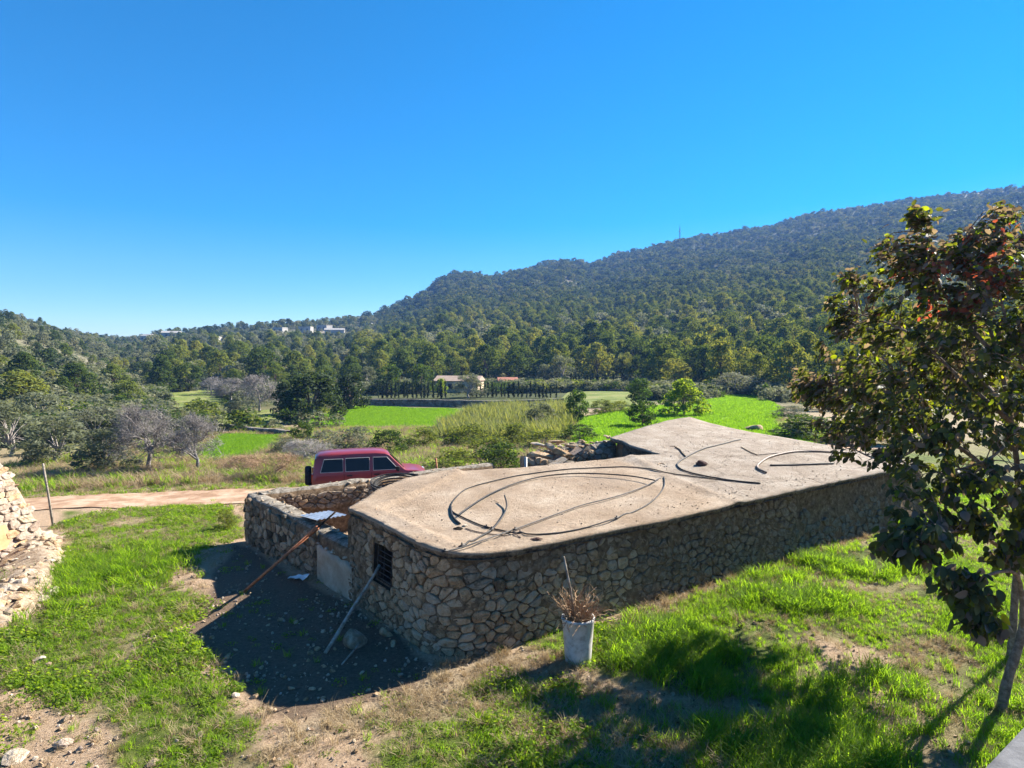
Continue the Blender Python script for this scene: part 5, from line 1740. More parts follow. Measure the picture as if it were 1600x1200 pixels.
PROTO = {}
def pine_set():
    PROTO['pine'] = [tree_kind('pine_tree', 40 + k, 44, 62, .055, .034, (shp_pine, shp_pine2, shp_round, shp_pine2, shp_pine, shp_cone)[k], .12, M['pine'], M['far_bark'], .45, .018, True, .6, .36, .5, .5) for k in range(6)]
    PROTO['mass'] = [tree_kind('woodland_tree', 60 + k, 15, 30, .13, .09, (shp_pine2, shp_round, shp_dome)[k % 3], .20, M['pine_far'], M['far_bark'], .4, .02, True, .7, .3, 0, .6) for k in range(6)]
pine_set()
for nm, leaf, bark, K, per, L, W, shape, size, th_, r0 in (
        ('olive', 'olive', 'pale_bark', 40, 60, .075, .022, shp_dome, .12, .3, .030), ('olive_bush', 'olive', 'pale_bark', 46, 60, .07, .022, shp_bush, .12, .2, .018),
        ('carob', 'carob', 'bark', 60, 70, .055, .036, shp_bush, .13, .25, .03), ('citrus', 'citrus', 'bark', 44, 60, .06, .034, shp_round, .12, .26, .022),
        ('lemon', 'lemon', 'bark', 44, 60, .062, .036, shp_dome, .13, .24, .02), ('shrub', 'shrub', 'bark', 40, 60, .06, .026, shp_bush, .14, .15, .012),
        ('shrub_grey', 'shrub_grey', 'pale_bark', 40, 60, .06, .022, shp_bush, .14, .15, .012), ('shrub_dark', 'shrub_dark', 'bark', 40, 60, .06, .032, shp_bush, .14, .15, .012),
        ('pine_near', 'pine', 'far_bark', 60, 60, .06, .025, shp_pine, .11, .45, .02), ('cypress', 'cypress', 'far_bark', 26, 30, .09, .05, lambda u: (.04 + .90 * u, .16 * (1 - u) ** .4), .12, .1, .02)):
    PROTO[nm] = [tree_kind(nm, 300 + sum(map(ord, nm)) + k, K, per, L, W, shape, size, M[leaf], M[bark], th_, r0) for k in range(3 if nm != 'cypress' else 2)]
PROTO['bare'] = []
for k in range(3):
    t_ = bare_tree(70 + k, 6, .20, 1.05, .018)
    PROTO['bare'].append(t_)

def plant(name, kind, px, py, wpx, hpx, label, cat, group=None, parts=True, seed=0, bark=None, dz=0.0):
    """stands where the photograph shows its foot; size from its height and width there"""
    p = at(px, py)
    k = p.y / F
    h, w = hpx * k, wpx * k
    rot = (seed * 2.399) % 6.283
    if kind == 'bare':
        src = PROTO['bare'][seed % 3]
        V = np.array(src.v)
        hh = V[:, 2].max(); ww = (np.abs(V[:, :2]).max()) * 1.7
        e = empty(name, (p.x, p.y, p.z - .03), label, cat, group)
        key = 'bare_mesh_%d_%s' % (seed % 3, bark)
        if key not in PROTO:
            g = np.random.default_rng(seed)
            hw = ww / 2 / .85
            cl = [(c[0] * ww * .95, c[1] * ww * .95, (.22 + .74 * c[2]) * hh, c[3] * ww, c[4] * ww, c[5] * hh) for c in crown_clumps(shp_bush, 46, g, .14)]
            cv, cq_ = clump_crown(cl, 75, .11 * hh, .0055 * hh, g, .2, 1.2)
            tq = np.array([q_ for q_ in src.f if len(q_) == 4])
            PROTO[key] = join_mesh('branches', [(V, tq, M[bark or 'twig']), (cv, cq_, M[bark or 'twig'])])
        o = link('branches', PROTO[key], e)
        o.scale = (w / ww, w / ww, h / hh); o.rotation_euler = (0, 0, rot)
        return e
    crown, trunk = PROTO[kind][seed % len(PROTO[kind])]
    e = empty(name, (p.x, p.y, p.z - .03 + dz), label, cat, group)
    for me, nm in ((crown, 'crown'), (trunk, 'trunk')):
        o = link(nm, me, e)
        o.scale = (w, w, h); o.rotation_euler = (0, 0, rot)
    return e
# ================================================================== THE VALLEY: NAMED PLANTS
MID = [
 # name, kind, column, foot row, width, height, label, category, group
 ('pine_tree', 'pine_near', 30, 648, 120, 70, 'bushy green pine at the left edge of the photo above the olives', 'pine tree'),
 ('pine_tree', 'pine_near', 118, 628, 92, 62, 'bright green pine to the right of the left edge pine', 'pine tree'),
 ('pine_tree', 'pine_near', 178, 618, 60, 50, 'smaller pine at the mouth of the pale path on the left', 'pine tree'),
 ('olive_tree', 'olive', 15, 712, 110, 95, 'olive tree behind the top of the ruined pink wall', 'olive tree'),
 ('olive_tree', 'olive', 92, 728, 130, 88, 'broad olive tree standing behind the leaning grey post', 'olive tree'),
 ('olive_shrub', 'olive_bush', 165, 738, 120, 75, 'dense olive shrub left of the bare grey trees', 'olive shrub'),
 ('olive_tree', 'olive', 60, 676, 110, 70, 'olive tree in the second row at the far left', 'olive tree'),
 ('bare_tree', 'bare', 236, 735, 132, 112, 'large leafless grey tree on the verge beyond the track', 'bare tree'),
 ('bare_tree', 'bare', 308, 736, 95, 98, 'leafless tree with pale trunk right of the largest bare tree', 'bare tree'),
 ('olive_shrub', 'shrub_grey', 150, 690, 110, 62, 'pale grey green shrub behind the olive shrub', 'olive shrub'),
 ('almond_tree', 'bare', 405, 643, 75, 62, 'grey leafless almond tree left of the big dark carob', 'almond tree'),
 ('almond_tree', 'bare', 360, 628, 70, 40, 'smaller grey almond tree on the pale green meadow', 'almond tree'),
 ('almond_tree', 'bare', 330, 618, 50, 32, 'low grey almond tree farthest left on the meadow', 'almond tree'),
 ('carob_tree', 'carob', 487, 658, 115, 82, 'big dark carob tree left of the middle green field', 'carob tree'),
 ('carob_tree', 'carob', 548, 640, 62, 62, 'darker carob joined to the right flank of the big carob', 'carob tree'),
 ('carob_tree', 'carob', 452, 648, 60, 58, 'round carob on the left flank of the big carob', 'carob tree'),
 ('broadleaf_tree', 'shrub_dark', 608, 616, 62, 52, 'green leafy tree above the left end of the cypress row', 'tree'),
 ('broadleaf_tree', 'shrub_dark', 660, 614, 48, 50, 'green leafy tree left of the pink house', 'tree'),
 ('yellow_green_tree', 'lemon', 690, 616, 24, 28, 'small yellow green tree in front of the pink house', 'tree'),
 ('olive_tree', 'olive', 575, 612, 40, 44, 'silvery olive between the big carob and the cypress row', 'olive tree'),
 ('olive_tree', 'olive', 733, 622, 66, 42, 'grey olive hiding the right half of the pink house', 'olive tree'),
 ('olive_tree', 'olive', 878, 603, 56, 52, 'tall grey olive behind the second cypress row', 'olive tree'),
 ('olive_tree', 'olive', 852, 603, 40, 38, 'grey green olive left of the tall grey olive', 'olive tree'),
 ('olive_tree', 'olive', 972, 592, 36, 42, 'silver grey olive above the white posted hedge', 'olive tree'),
 ('olive_tree', 'olive', 1058, 590, 48, 38, 'round silver olive below the dark wood', 'olive tree'),
 ('olive_tree', 'olive', 1200, 588, 62, 40, 'green grey olive in the dark hollow right of the silver olive', 'olive tree'),
 ('fruit_tree', 'citrus', 902, 663, 48, 60, 'slim dark orange tree at the left end of the bright field', 'fruit tree'),
 ('fruit_tree', 'citrus', 1005, 668, 58, 48, 'dark round fruit tree just behind the roof', 'fruit tree'),
 ('lemon_tree', 'lemon', 1068, 650, 86, 64, 'bright yellow green lemon tree on the bright field', 'fruit tree'),
 ('fruit_tree', 'citrus', 998, 634, 48, 48, 'middle sized fruit tree left of the bright lemon tree', 'fruit tree'),
 ('shrub', 'shrub', 940, 648, 55, 26, 'light green shrub right of the slim dark orange tree', 'shrub'),
 ('shrub', 'shrub', 970, 644, 50, 20, 'low green shrub in front of the cypress hedge', 'shrub'),
 ('almond_tree', 'shrub_grey', 1150, 618, 95, 40, 'spreading pale almond tree at the back of the bright field', 'almond tree'),
 ('almond_tree', 'shrub_grey', 1205, 612, 80, 36, 'pale feathery almond tree right of the spreading one', 'almond tree'),
 ('shrub', 'shrub', 1290, 640, 90, 50, 'yellowish green shrub right of the bright field', 'shrub'),
 ('shrub', 'shrub_dark', 1265, 685, 130, 42, 'dark shaded shrub beyond the far corner of the roof', 'shrub'),
 ('shrub', 'shrub_dark', 1360, 690, 150, 60, 'dark shrub behind the large near tree', 'shrub'),
 ('shrub', 'shrub_grey', 1235, 655, 70, 24, 'greyish weeds at the right edge of the bright field', 'shrub'),
 ('grey_shrub', 'olive_bush', 842, 672, 66, 48, 'dark grey rounded shrub at the edge of the cane bed', 'shrub'),
 ('shrub', 'shrub_grey', 510, 712, 80, 44, 'grey green shrub behind the red car roof, at its left end', 'shrub'),
 ('shrub', 'shrub_grey', 556, 708, 80, 46, 'grey leafy shrub above the middle of the red car', 'shrub'),
 ('shrub', 'shrub_dark', 606, 712, 70, 46, 'dark glossy shrub above the windscreen of the red car', 'shrub'),
 ('shrub', 'shrub_dark', 472, 690, 40, 36, 'dark tufted shrub at the corner of the middle field', 'shrub'),
 ('shrub', 'shrub', 660, 702, 70, 38, 'olive green shrub right of the car windscreen', 'shrub'),
 ('shrub', 'shrub', 735, 700, 90, 42, 'wide green shrub in the middle of the overgrown bank', 'shrub'),
 ('shrub', 'shrub', 800, 700, 80, 44, 'fresh green shrub left of the grey rounded shrub', 'shrub'),
 ('shrub', 'shrub', 706, 738, 90, 42, 'bright leafy shrub in front of the car bonnet', 'shrub'),
 ('shrub', 'shrub_dark', 780, 742, 100, 56, 'dense dark shrub left of the ruined stub wall', 'shrub'),
 ('shrub', 'shrub', 760, 722, 100, 44, 'yellow green shrub above the dense dark shrub', 'shrub'),
 ('shrub', 'shrub', 850, 702, 80, 36, 'green shrub above the boulders of the ruined wall', 'shrub'),
 ('shrub', 'shrub_dark', 905, 690, 70, 30, 'brownish green scrub behind the stub wall', 'shrub'),
 ('bramble', 'bare', 430, 748, 120, 42, 'brown tangle of bare bramble left of the red car', 'bramble'),
 ('bramble', 'bare', 475, 722, 90, 40, 'pale bare bramble on the bank above the brown tangle', 'bramble'),
 ('bramble', 'bare', 380, 738, 90, 30, 'low grey bramble below the nearest green field', 'bramble'),
 ('shrub', 'shrub', 352, 828, 46, 36, 'round green weed bush at the outer foot of the yard wall', 'shrub'),
 ('shrub', 'shrub_grey', 445, 712, 60, 30, 'grey scrub at the right edge of the nearest green field', 'shrub'),
 ('shrub', 'olive_bush', 280, 700, 80, 50, 'grey olive scrub behind the bare trees', 'shrub'),
 ('shrub', 'olive_bush', 215, 690, 90, 48, 'olive scrub between the leafless trees and the pale path', 'shrub'),
]
for i, q in enumerate(MID):
    nm, kd, px, py, w, h, lab, cat = q[:8]
    bk = None
    if kd == 'bare': bk = 'twig' if 'bramble' not in nm else ('dry_twig' if i % 2 else 'twig')
    plant(nm, kd, px, py, w, h, lab, cat, None, True, i, bk)

# hedges of young cypresses
def hedge(px0, px1, py0, py1, n, w, h, group, label):
    for k in range(n):
        u = k / (n - 1)
        plant('cypress', 'cypress', px0 + (px1 - px0) * u + random.uniform(-1.6, 1.6), py0 + (py1 - py0) * u + random.uniform(-.5, .5), w * random.uniform(.65, 1.2), h * random.uniform(.68, 1.15), label, 'cypress', group, True, k)
random.seed(41)
hedge(591, 697, 622, 622, 17, 13, 26, 'cypresses left of the pink house', 'young cypress in the row left of the pink house')
hedge(737, 868, 620, 622, 21, 11, 23, 'cypresses right of the pink house', 'young cypress in the row right of the pink house')
hedge(892, 984, 606, 606, 22, 15, 24, 'cypress hedge on the white footed wall', 'clipped cypress in the dark hedge above the bright field')

# ================================================================== TERRACE WALLS, HOUSES, MAST
def terrace_wall(px0, py0, px1, py1, hgt, th, label, n=60, seed=0):
    a, b = at(px0, py0), at(px1, py1)
    e = empty('terrace_wall', a, label, 'stone wall')
    d = (b - a); d.z = 0; L = d.length; d.normalize(); nn = Vector((d.y, -d.x, 0))
    path = Path2D([a, b])
    def mp(s, t, n_):
        p = a + d * s
        return Vector((p.x + nn.x * n_, p.y + nn.y * n_, Tz(p.x, p.y) - .15 + t))
    mb = MB()
    ks = int(L / .9)
    for i in range(ks + 1):
        s = L * i / ks
        H = hgt + .08 * float(fbm(s, 1, 1.4, 70 + seed, 2))
        for n_, t in ((0, 0), (0, H), (-th, H), (-th, 0)): mb.v.append(tuple(mp(s, t, n_)))
    for i in range(ks):
        for k in range(3): mb.f.append((i * 4 + k, i * 4 + k + 1, (i + 1) * 4 + k + 1, (i + 1) * 4 + k)); mb.m.append(0)
    mb.build('wall', M['far_stone'], e)
    r1 = random.Random(seed)
    cw = max(.45, L * hgt / 150)
    cells = masonry(L, hgt, cw, .32, .05, r1)
    rest = MB()
    for c in cells:
        v, f, _ = stone_geo(c, .08, r1)
        rest.add([mp(*p) for p in v], f)
    o = rest.build('stones', M['far_stone'], e, True); o['kind'] = 'stuff'
terrace_wall(563, 634, 880, 634, 1.15, .6, 'long shaded terrace wall below the cypress rows', seed=1)
terrace_wall(335, 671, 448, 684, .75, .5, 'short dark retaining wall behind the nearest green field', seed=2)
terrace_wall(884, 612, 1000, 612, .55, .5, 'low wall with white footings below the clipped hedge', seed=3)
for k in range(12):
    p = at(893 + k * 8.3, 609)
    mb = MB(); mb.lathe((p.x, p.y, p.z - .1), [(0.0, .9), (.35, .9), (.42, .5), (.5, 0)], 8)
    o = mb.build('white_pot', M['white_scrap'], None, False, tuple(p))
    tag(o, 'white pot or footing below the clipped cypress hedge', 'pot', 'white footings under the hedge')

def house(name, px, py, w, d_, h, rot, wall, roof, label, cat='house', cols=3, rows=1, flat=True, parapet=.25):
    p = at(px, py)
    e = empty(name, p, label, cat)
    Rz = Matrix.Rotation(rot, 3, 'Z')
    def loc(v): return Vector(p) + Rz @ Vector(v)
    def bx(nm, c, s, mat, par=e):
        mb = MB(); mb.box(loc(c), s, Rz)
        me = mb.mesh(nm, mat, False, Vector(p))
        return link(nm, me, par)
    bx('wall', (0, 0, h / 2 - 1.0), (w, d_, h + 2.0), wall)
    if flat:
        bx('roof', (0, 0, h + .08), (w + .3, d_ + .3, .16), roof)
        for c, s in (((0, -d_ / 2, h + .16 + parapet / 2), (w, .25, parapet)), ((0, d_ / 2, h + .16 + parapet / 2), (w, .25, parapet)),
                     ((-w / 2 + .125, 0, h + .16 + parapet / 2), (.25, d_ - .25, parapet)), ((w / 2 - .125, 0, h + .16 + parapet / 2), (.25, d_ - .25, parapet))):
            bx('parapet', c, s, wall)
    else:
        mb = MB()
        q = [loc(v) for v in ((-w / 2 - .3, -d_ / 2 - .3, h), (w / 2 + .3, -d_ / 2 - .3, h), (w / 2 + .3, d_ / 2 + .3, h), (-w / 2 - .3, d_ / 2 + .3, h), (-w / 2 - .3, 0, h + d_ * .2), (w / 2 + .3, 0, h + d_ * .2))]
        mb.add(q, [(0, 1, 5, 4), (2, 3, 4, 5), (0, 4, 3), (1, 2, 5), (0, 3, 2, 1)])
        link('roof', mb.mesh('roof', roof, False, Vector(p)), e)
    for r0 in range(rows):
        for c in range(cols):
            x = -w / 2 + w * (c + .5) / cols
            z = h * (r0 + .52) / rows
            fr = bx('window', (x, -d_ / 2 - .02, z), (min(1.1, w / cols * .5), .12, min(1.2, h / rows * .45)), M['window_dark'])
            mb = MB(); mb.box(loc((x, -d_ / 2 - .05, z - min(1.2, h / rows * .45) / 2 - .06)), (min(1.3, w / cols * .6), .2, .1), Rz)
            link('sill', mb.mesh('sill', wall, False, Vector(p)), fr)
    return e
M['pink_tile'] = surface('pale_pink_tiles', [(.2, (.34, .24, .175)), (.8, (.44, .32, .24))], 2, .9, 0)
house('farmhouse', 718, 612, 9.0, 5.0, 2.3, R(-12), M['house_wall'], M['pink_tile'], 'long low pink farmhouse with pale tiled roof behind the cypress rows', 'house', 4, 1, False)
hp = at(716, 612)
house('tiled_shed', 793, 606, 4.0, 3.5, 1.7, R(5), M['white_wall'], M['roof_tile'], 'tiny shed with red tiled roof right of the pink farmhouse', 'shed', 1, 1, False)
house('stone_hut', 550, 628, 2.4, 2.4, 1.9, R(10), M['far_stone'], M['far_stone'], 'small square stone hut at the corner of the middle field', 'hut', 1, 1, True, .1)
FAR_H = [(507, 516, 9, 3.2, 'white house below the scrub crest, nearest the centre'), (523, 523, 12, 3.0, 'long white house right of the nearest crest house'), (478, 519, 8, 3.2, 'white house on the slope left of the crest houses'),
         (438, 520, 7, 3.0, 'small white house among pines at mid slope'), (268, 528, 10, 3.0, 'white house on the saddle skyline at left'), (330, 538, 8, 3.2, 'white house a little below the saddle skyline'),
         (575, 512, 7, 3.0, 'white house under the foot of the high ridge'), (232, 533, 6, 3.0, 'tiny white house at the dip of the skyline')]
for k, (px, py, w, h, lab) in enumerate(FAR_H):
    house('hillside_house', px, py, w, 6.0, h, R((k * 37) % 50 - 25), M['white_wall'], M['white_wall'], lab, 'house', 2, 1, k % 3 != 1)

p = at(1062, 378)
p = EYE + (p - EYE) * .992
mt = empty('radio_mast', (p.x, p.y, Tz(p.x, p.y) - 1), 'thin radio mast standing on the ridge line', 'mast')
mb = MB()
zb = Tz(p.x, p.y) - 1
for an in (0, 2.09, 4.19):
    mb.tube([(p.x + 1.1 * math.cos(an), p.y + 1.1 * math.sin(an), zb), (p.x + .5 * math.cos(an), p.y + .5 * math.sin(an), zb + 23)], .22, 5)
for k in range(9):
    z = zb + 2 + k * 2.4; rr = 1.1 - .6 * (z - zb) / 23
    c = [(p.x + rr * math.cos(an), p.y + rr * math.sin(an), z) for an in (0, 2.09, 4.19)]
    mb.tube(c + [c[0]], .12, 4)
mb.build('lattice', M['iron'], mt)
mb = MB(); mb.tube([(p.x, p.y, zb + 22), (p.x, p.y, zb + 27)], .2, 5); mb.build('aerial', M['iron'], mt)
mb = MB(); mb.tube([(p.x - .6, p.y - 1.0, zb + 17), (p.x - .6, p.y - 1.6, zb + 17)], [1.1, 1.2], 10); mb.build('dish', M['white_scrap'], mt)

# ================================================================== WOODLAND
def scatter(name, P, rot, scl, idx, protos, kind='stuff'):
    """one object whose geometry nodes put a proto mesh on every point"""
    me = bpy.data.meshes.new(name)
    n = len(P)
    me.vertices.add(n)
    me.vertices.foreach_set('co', np.ascontiguousarray(P, np.float32).ravel())
    for nm, arr, typ, key in (('rot', rot, 'FLOAT_VECTOR', 'vector'), ('scl', scl, 'FLOAT_VECTOR', 'vector')):
        a = me.attributes.new(nm, typ, 'POINT'); a.data.foreach_set(key, np.ascontiguousarray(arr, np.float32).ravel())
    a = me.attributes.new('pick', 'INT', 'POINT'); a.data.foreach_set('value', np.ascontiguousarray(idx, np.int32))
    for m in {mm for pm in protos for mm in pm.materials}: me.materials.append(m)
    o = link(name, me)
    ng = bpy.data.node_groups.new(name + '_scatter', 'GeometryNodeTree')
    ng.interface.new_socket('Geometry', in_out='INPUT', socket_type='NodeSocketGeometry')
    ng.interface.new_socket('Geometry', in_out='OUTPUT', socket_type='NodeSocketGeometry')
    gi, go = ng.nodes.new('NodeGroupInput'), ng.nodes.new('NodeGroupOutput')
    gg = ng.nodes.new('GeometryNodeGeometryToInstance')
    for pm in reversed(protos):
        po = bpy.data.objects.new(name + '_source', pm)
        oi = ng.nodes.new('GeometryNodeObjectInfo'); oi.inputs['Object'].default_value = po; oi.inputs['As Instance'].default_value = False
        ng.links.new(oi.outputs['Geometry'], gg.inputs[0]) if False else None
        gi2 = ng.nodes.new('GeometryNodeGeometryToInstance'); ng.links.new(oi.outputs['Geometry'], gi2.inputs[0])
        if 'jn' not in locals(): jn = ng.nodes.new('GeometryNodeJoinGeometry')
        ng.links.new(gi2.outputs[0], jn.inputs[0])
    ng.nodes.remove(gg)
    def attr(nm, typ):
        q = ng.nodes.new('GeometryNodeInputNamedAttribute'); q.data_type = typ; q.inputs['Name'].default_value = nm
        return q.outputs['Attribute']
    ip = ng.nodes.new('GeometryNodeInstanceOnPoints')
    ip.inputs['Pick Instance'].default_value = True
    ng.links.new(gi.outputs[0], ip.inputs['Points']); ng.links.new(jn.outputs[0], ip.inputs['Instance'])
    ng.links.new(attr('pick', 'INT'), ip.inputs['Instance Index'])
    ng.links.new(attr('rot', 'FLOAT_VECTOR'), ip.inputs['Rotation']); ng.links.new(attr('scl', 'FLOAT_VECTOR'), ip.inputs['Scale'])
    ng.links.new(ip.outputs[0], go.inputs[0])
    md = o.modifiers.new('scatter', 'NODES'); md.node_group = ng
    o['kind'] = kind
    return o

def project(x, y, z):
    v = np.stack([x, y, z - EYE.z], -1)
    c, s = math.cos(PITCH), math.sin(PITCH)
    f = v[..., 1] * c - v[..., 2] * s; u = v[..., 1] * s + v[..., 2] * c
    return 800 + F * v[..., 0] / f, 600 - F * u / f

gw = np.random.default_rng(123)
# candidate trunks on the slopes, thinned to a spacing that grows with distance
th0, th1 = R(-50), R(50)
cand = 230000
u = gw.random(cand)
rr = 96 * (1260 / 96) ** (u ** .5)
tt = gw.uniform(th0, th1, cand)
x, y = rr * np.sin(tt), rr * np.cos(tt)
z = T(x, y)
px, py = project(x, y, z)
D = np.interp(tt, _tt, _pd); fo = np.interp(tt, _tt, _pf)
size = gw.uniform(.55, 1.0, cand) + .45 * gw.random(cand) ** 3
H = np.where(rr < 230, 10.0, np.where(rr < 330, 8.5, np.where(rr < 520, 6.5, 5.0))) * np.where(rr < 520, size, size ** 2)
H = np.where(px < 560, H * .72, H); H = np.where(px < 240, H * .62, H)
ok = (rr < D * 1.05) & (rr > fo * gw.uniform(.80, 1.05, cand))
# open ground, scrub and bare patches
open_ = fbm(x, y, 60, 140, 4)
thin = np.where(px < 590, .55 * smooth01(-.35, .45, open_), 1.0)
ok &= gw.random(cand) < np.clip(thin + .06, 0, 1)
for (bx_, by_, rx, rd, w) in BARE_SKIP:
    p = at(bx_, by_); k = p.y / F
    uu = np.array([p.x, p.y]) / math.hypot(p.x, p.y)
    dx, dy = x - p.x, y - p.y
    g_ = np.exp(-((dx * uu[1] - dy * uu[0]) / (rx * k)) ** 2 - ((dx * uu[0] + dy * uu[1]) / rd) ** 2)
    ok &= gw.random(cand) > g_ * 1.3 * w
# keep clear of fields, house, hedges
for poly in (F_A, F_B, F_C, F_D, F_E):
    ok &= ~in_poly(x, y, poly)
ok &= ~((px > 570) & (px < 1010) & (py > 597) & (rr < 150))
ok &= ~((px > 235) & (px < 570) & (rr < 128))
hx = np.hypot(x - hp.x, y - hp.y); ok &= hx > 11
for (qx, qy, *_r) in FAR_H:
    p = at(qx, qy); ok &= ~((np.abs((x * p.y - y * p.x) / math.hypot(p.x, p.y)) < 9) & (rr > np.hypot(p.x, p.y) - 30) & (rr < np.hypot(p.x, p.y) + 6))
ids = np.flatnonzero(ok)
order = ids[np.argsort(rr[ids] + gw.uniform(0, 25, len(ids)))]
cell = {}
keep = []
for i in order:
    sp = (5.2 if rr[i] < 230 else 4.8 if rr[i] < 330 else 4.0 if rr[i] < 520 else 3.9 if rr[i] < 800 else 4.5) * (.75 + .5 * size[i] / 1.1)
    cx_, cy2 = int(x[i] // 6), int(y[i] // 6)
    bad = False
    for a in (-1, 0, 1):
        for b in (-1, 0, 1):
            for j in cell.get((cx_ + a, cy2 + b), ()):
                if (x[i] - x[j]) ** 2 + (y[i] - y[j]) ** 2 < sp * sp: bad = True; break
            if bad: break
        if bad: break
    if not bad:
        cell.setdefault((cx_, cy2), []).append(i); keep.append(i)
keep = np.array(keep)
near = keep[np.argsort(-(H[keep] / rr[keep]) * ((px[keep] > -30) & (px[keep] < 1630)))]
single = near[:300]
rest = near[300:]
lab = {
    0: ('pine on the low left hill among olive scrub', 'pines on the left hill'),
    1: ('pine on the wooded slope behind the carobs and meadow', 'pines behind the meadow'),
    2: ('pine in the dense wood behind the pink farmhouse', 'pines behind the farmhouse'),
    3: ('pine in the dense wood above the bright green field', 'pines above the bright field'),
    4: ('pine on the slope seen through and behind the large near tree', 'pines behind the near tree')}
pr = PROTO['pine']
SING = []
for k, i in enumerate(single):
    zone_ = 0 if px[i] < 230 else 1 if px[i] < 590 else 2 if px[i] < 880 else 3 if px[i] < 1250 else 4
    o = bpy.data.objects.new('pine_tree', pr[int(gw.integers(0, 6))])
    COL.objects.link(o)
    o.location = (x[i], y[i], z[i] - .1)
    w = H[i] * gw.uniform(.85, 1.2)
    o.scale = (w, w, H[i]); o.rotation_euler = (0, 0, gw.uniform(0, 6.28))
    SING.append((zone_, rr[i], px[i], o))
ORD = ['leftmost', 'second', 'third', 'fourth', 'fifth', 'sixth', 'seventh', 'eighth', 'ninth', 'tenth']
EDGE = {0: 'along the lower edge of the left hill', 1: 'along the front edge of the wood behind the meadow', 2: 'along the front edge of the wood behind the farmhouse',
        3: 'along the front edge of the wood above the bright field', 4: 'along the front edge of the wood behind the near tree'}
for zn in range(5):
    grp = sorted((q for q in SING if q[0] == zn), key=lambda q: q[1])
    front = sorted(grp[:10], key=lambda q: q[2])
    for k, q in enumerate(front):
        tag(q[3], '%s pine%s %s' % (ORD[k], ' from the left' if k else '', EDGE[zn]), 'pine tree', lab[zn][1])
    for q in grp[10:]:
        tag(q[3], lab[zn][0].replace('pine ', 'pine deeper ', 1), 'pine tree', lab[zn][1] + ', deeper')
n = len(rest)
w = H[rest] * gw.uniform(.85, 1.25, n) * np.where(rr[rest] > 520, 1.3, 1)
pk = np.where(rr[rest] < 420, gw.integers(0, 6, n), 6 + gw.integers(0, 6, n))
mixk = gw.random(n) < np.where(px[rest] < 240, .7, np.where(px[rest] < 590, .5, np.where(rr[rest] < 300, .42, .03)))
pk = np.where(mixk, 12 + gw.integers(0, 4, n), pk)
MIXT = [tree_kind('mixed_tree', 90 + k, 16, 44, .11, .06, shp_bush, .19, M[mm], M['far_bark'], .3, .02, True, .5, .5, 0, .5) for k, mm in enumerate(('olive', 'scrub', 'carob', 'scrub'))]
scatter('woodland', np.stack([x[rest], y[rest], z[rest] - .2], 1), np.stack([np.zeros(n), np.zeros(n), gw.uniform(0, 6.28, n)], 1),
        np.stack([w, w, H[rest]], 1), pk, PROTO['pine'] + PROTO['mass'] + MIXT)
print('WOOD', len(single), n)
# undergrowth on the slopes and rough ground
m_ = 26000
u = gw.random(m_); r2 = 62 * (520 / 62) ** u; t2 = gw.uniform(R(-46), R(46), m_)
x2, y2 = r2 * np.sin(t2), r2 * np.cos(t2); z2 = T(x2, y2)
px2, py2 = project(x2, y2, z2)
o2 = np.ones(m_, bool)
for poly in (F_A, F_B, F_C, F_D, F_E): o2 &= ~in_poly(x2, y2, poly)
o2 &= ~((px2 < 590) & (r2 > 140) & (gw.random(m_) < .55))
o2 &= np.hypot(x2 - hp.x, y2 - hp.y) > 9
o2 &= ~((px2 > 555) & (px2 < 1010) & (r2 < 120))
o2 &= ~((px2 > 1000) & (r2 < 95))
o2 &= ~((px2 > 240) & (px2 < 560) & (r2 > 62) & (r2 < 112) & (gw.random(m_) < .9))
o2 &= ~((px2 > 590) & (r2 > 170) & (gw.random(m_) < .7))
for (bx_, by_, rx, rd, w_) in BARE_SKIP:
    p = at(bx_, by_); k = p.y / F
    o2 &= ~((np.hypot((x2 - p.x) / (rx * k), (y2 - p.y) / rd) < .8) & (gw.random(m_) < .85))
x2, y2, z2 = x2[o2], y2[o2], z2[o2]; n = len(x2)
s2 = gw.uniform(1.2, 3.2, n)
BUSH = [join_mesh('bush', [(*clump_crown(crown_clumps(shp_bush, 14, np.random.default_rng(500 + k), .2), 26, .12, .07, np.random.default_rng(510 + k), .5, .5, .4), M[mt])]) for k, mt in enumerate(('scrub', 'shrub_dark', 'olive', 'shrub'))]
scatter('undergrowth', np.stack([x2, y2, z2 - .1], 1), np.stack([np.zeros(n), np.zeros(n), gw.uniform(0, 6.28, n)], 1),
        np.stack([s2 * 1.2, s2 * 1.2, s2 * .8], 1), gw.choice([0, 0, 1, 2, 2, 3], n), BUSH)
# ================================================================== LARGE NEAR TREE
def leaf_shape(L, W, fold=.18, droop=.15):
    """one broad leaf along +X with a folded midrib; returns vertices and quads"""
    xs_ = [0, .22, .5, .78, 1.0]; ws = [.02, .42, .5, .36, .0]
    v, q = [], []
    for x_, w_ in zip(xs_, ws):
        zc = -droop * x_ * x_ * L
        v += [(x_ * L, -w_ * W, zc + fold * w_ * W), (x_ * L, 0, zc), (x_ * L, w_ * W, zc + fold * w_ * W)]
    for i in range(4):
        for k in range(2):
            q.append((i * 3 + k, (i + 1) * 3 + k, (i + 1) * 3 + k + 1, i * 3 + k + 1))
    return np.array(v), np.array(q)

tree = empty('broadleaf_tree', at(1580, 1060), 'large near tree with big dark drooping leaves, some red and yellow, at right', 'tree')
tg = np.random.default_rng(17); tr = random.Random(17)
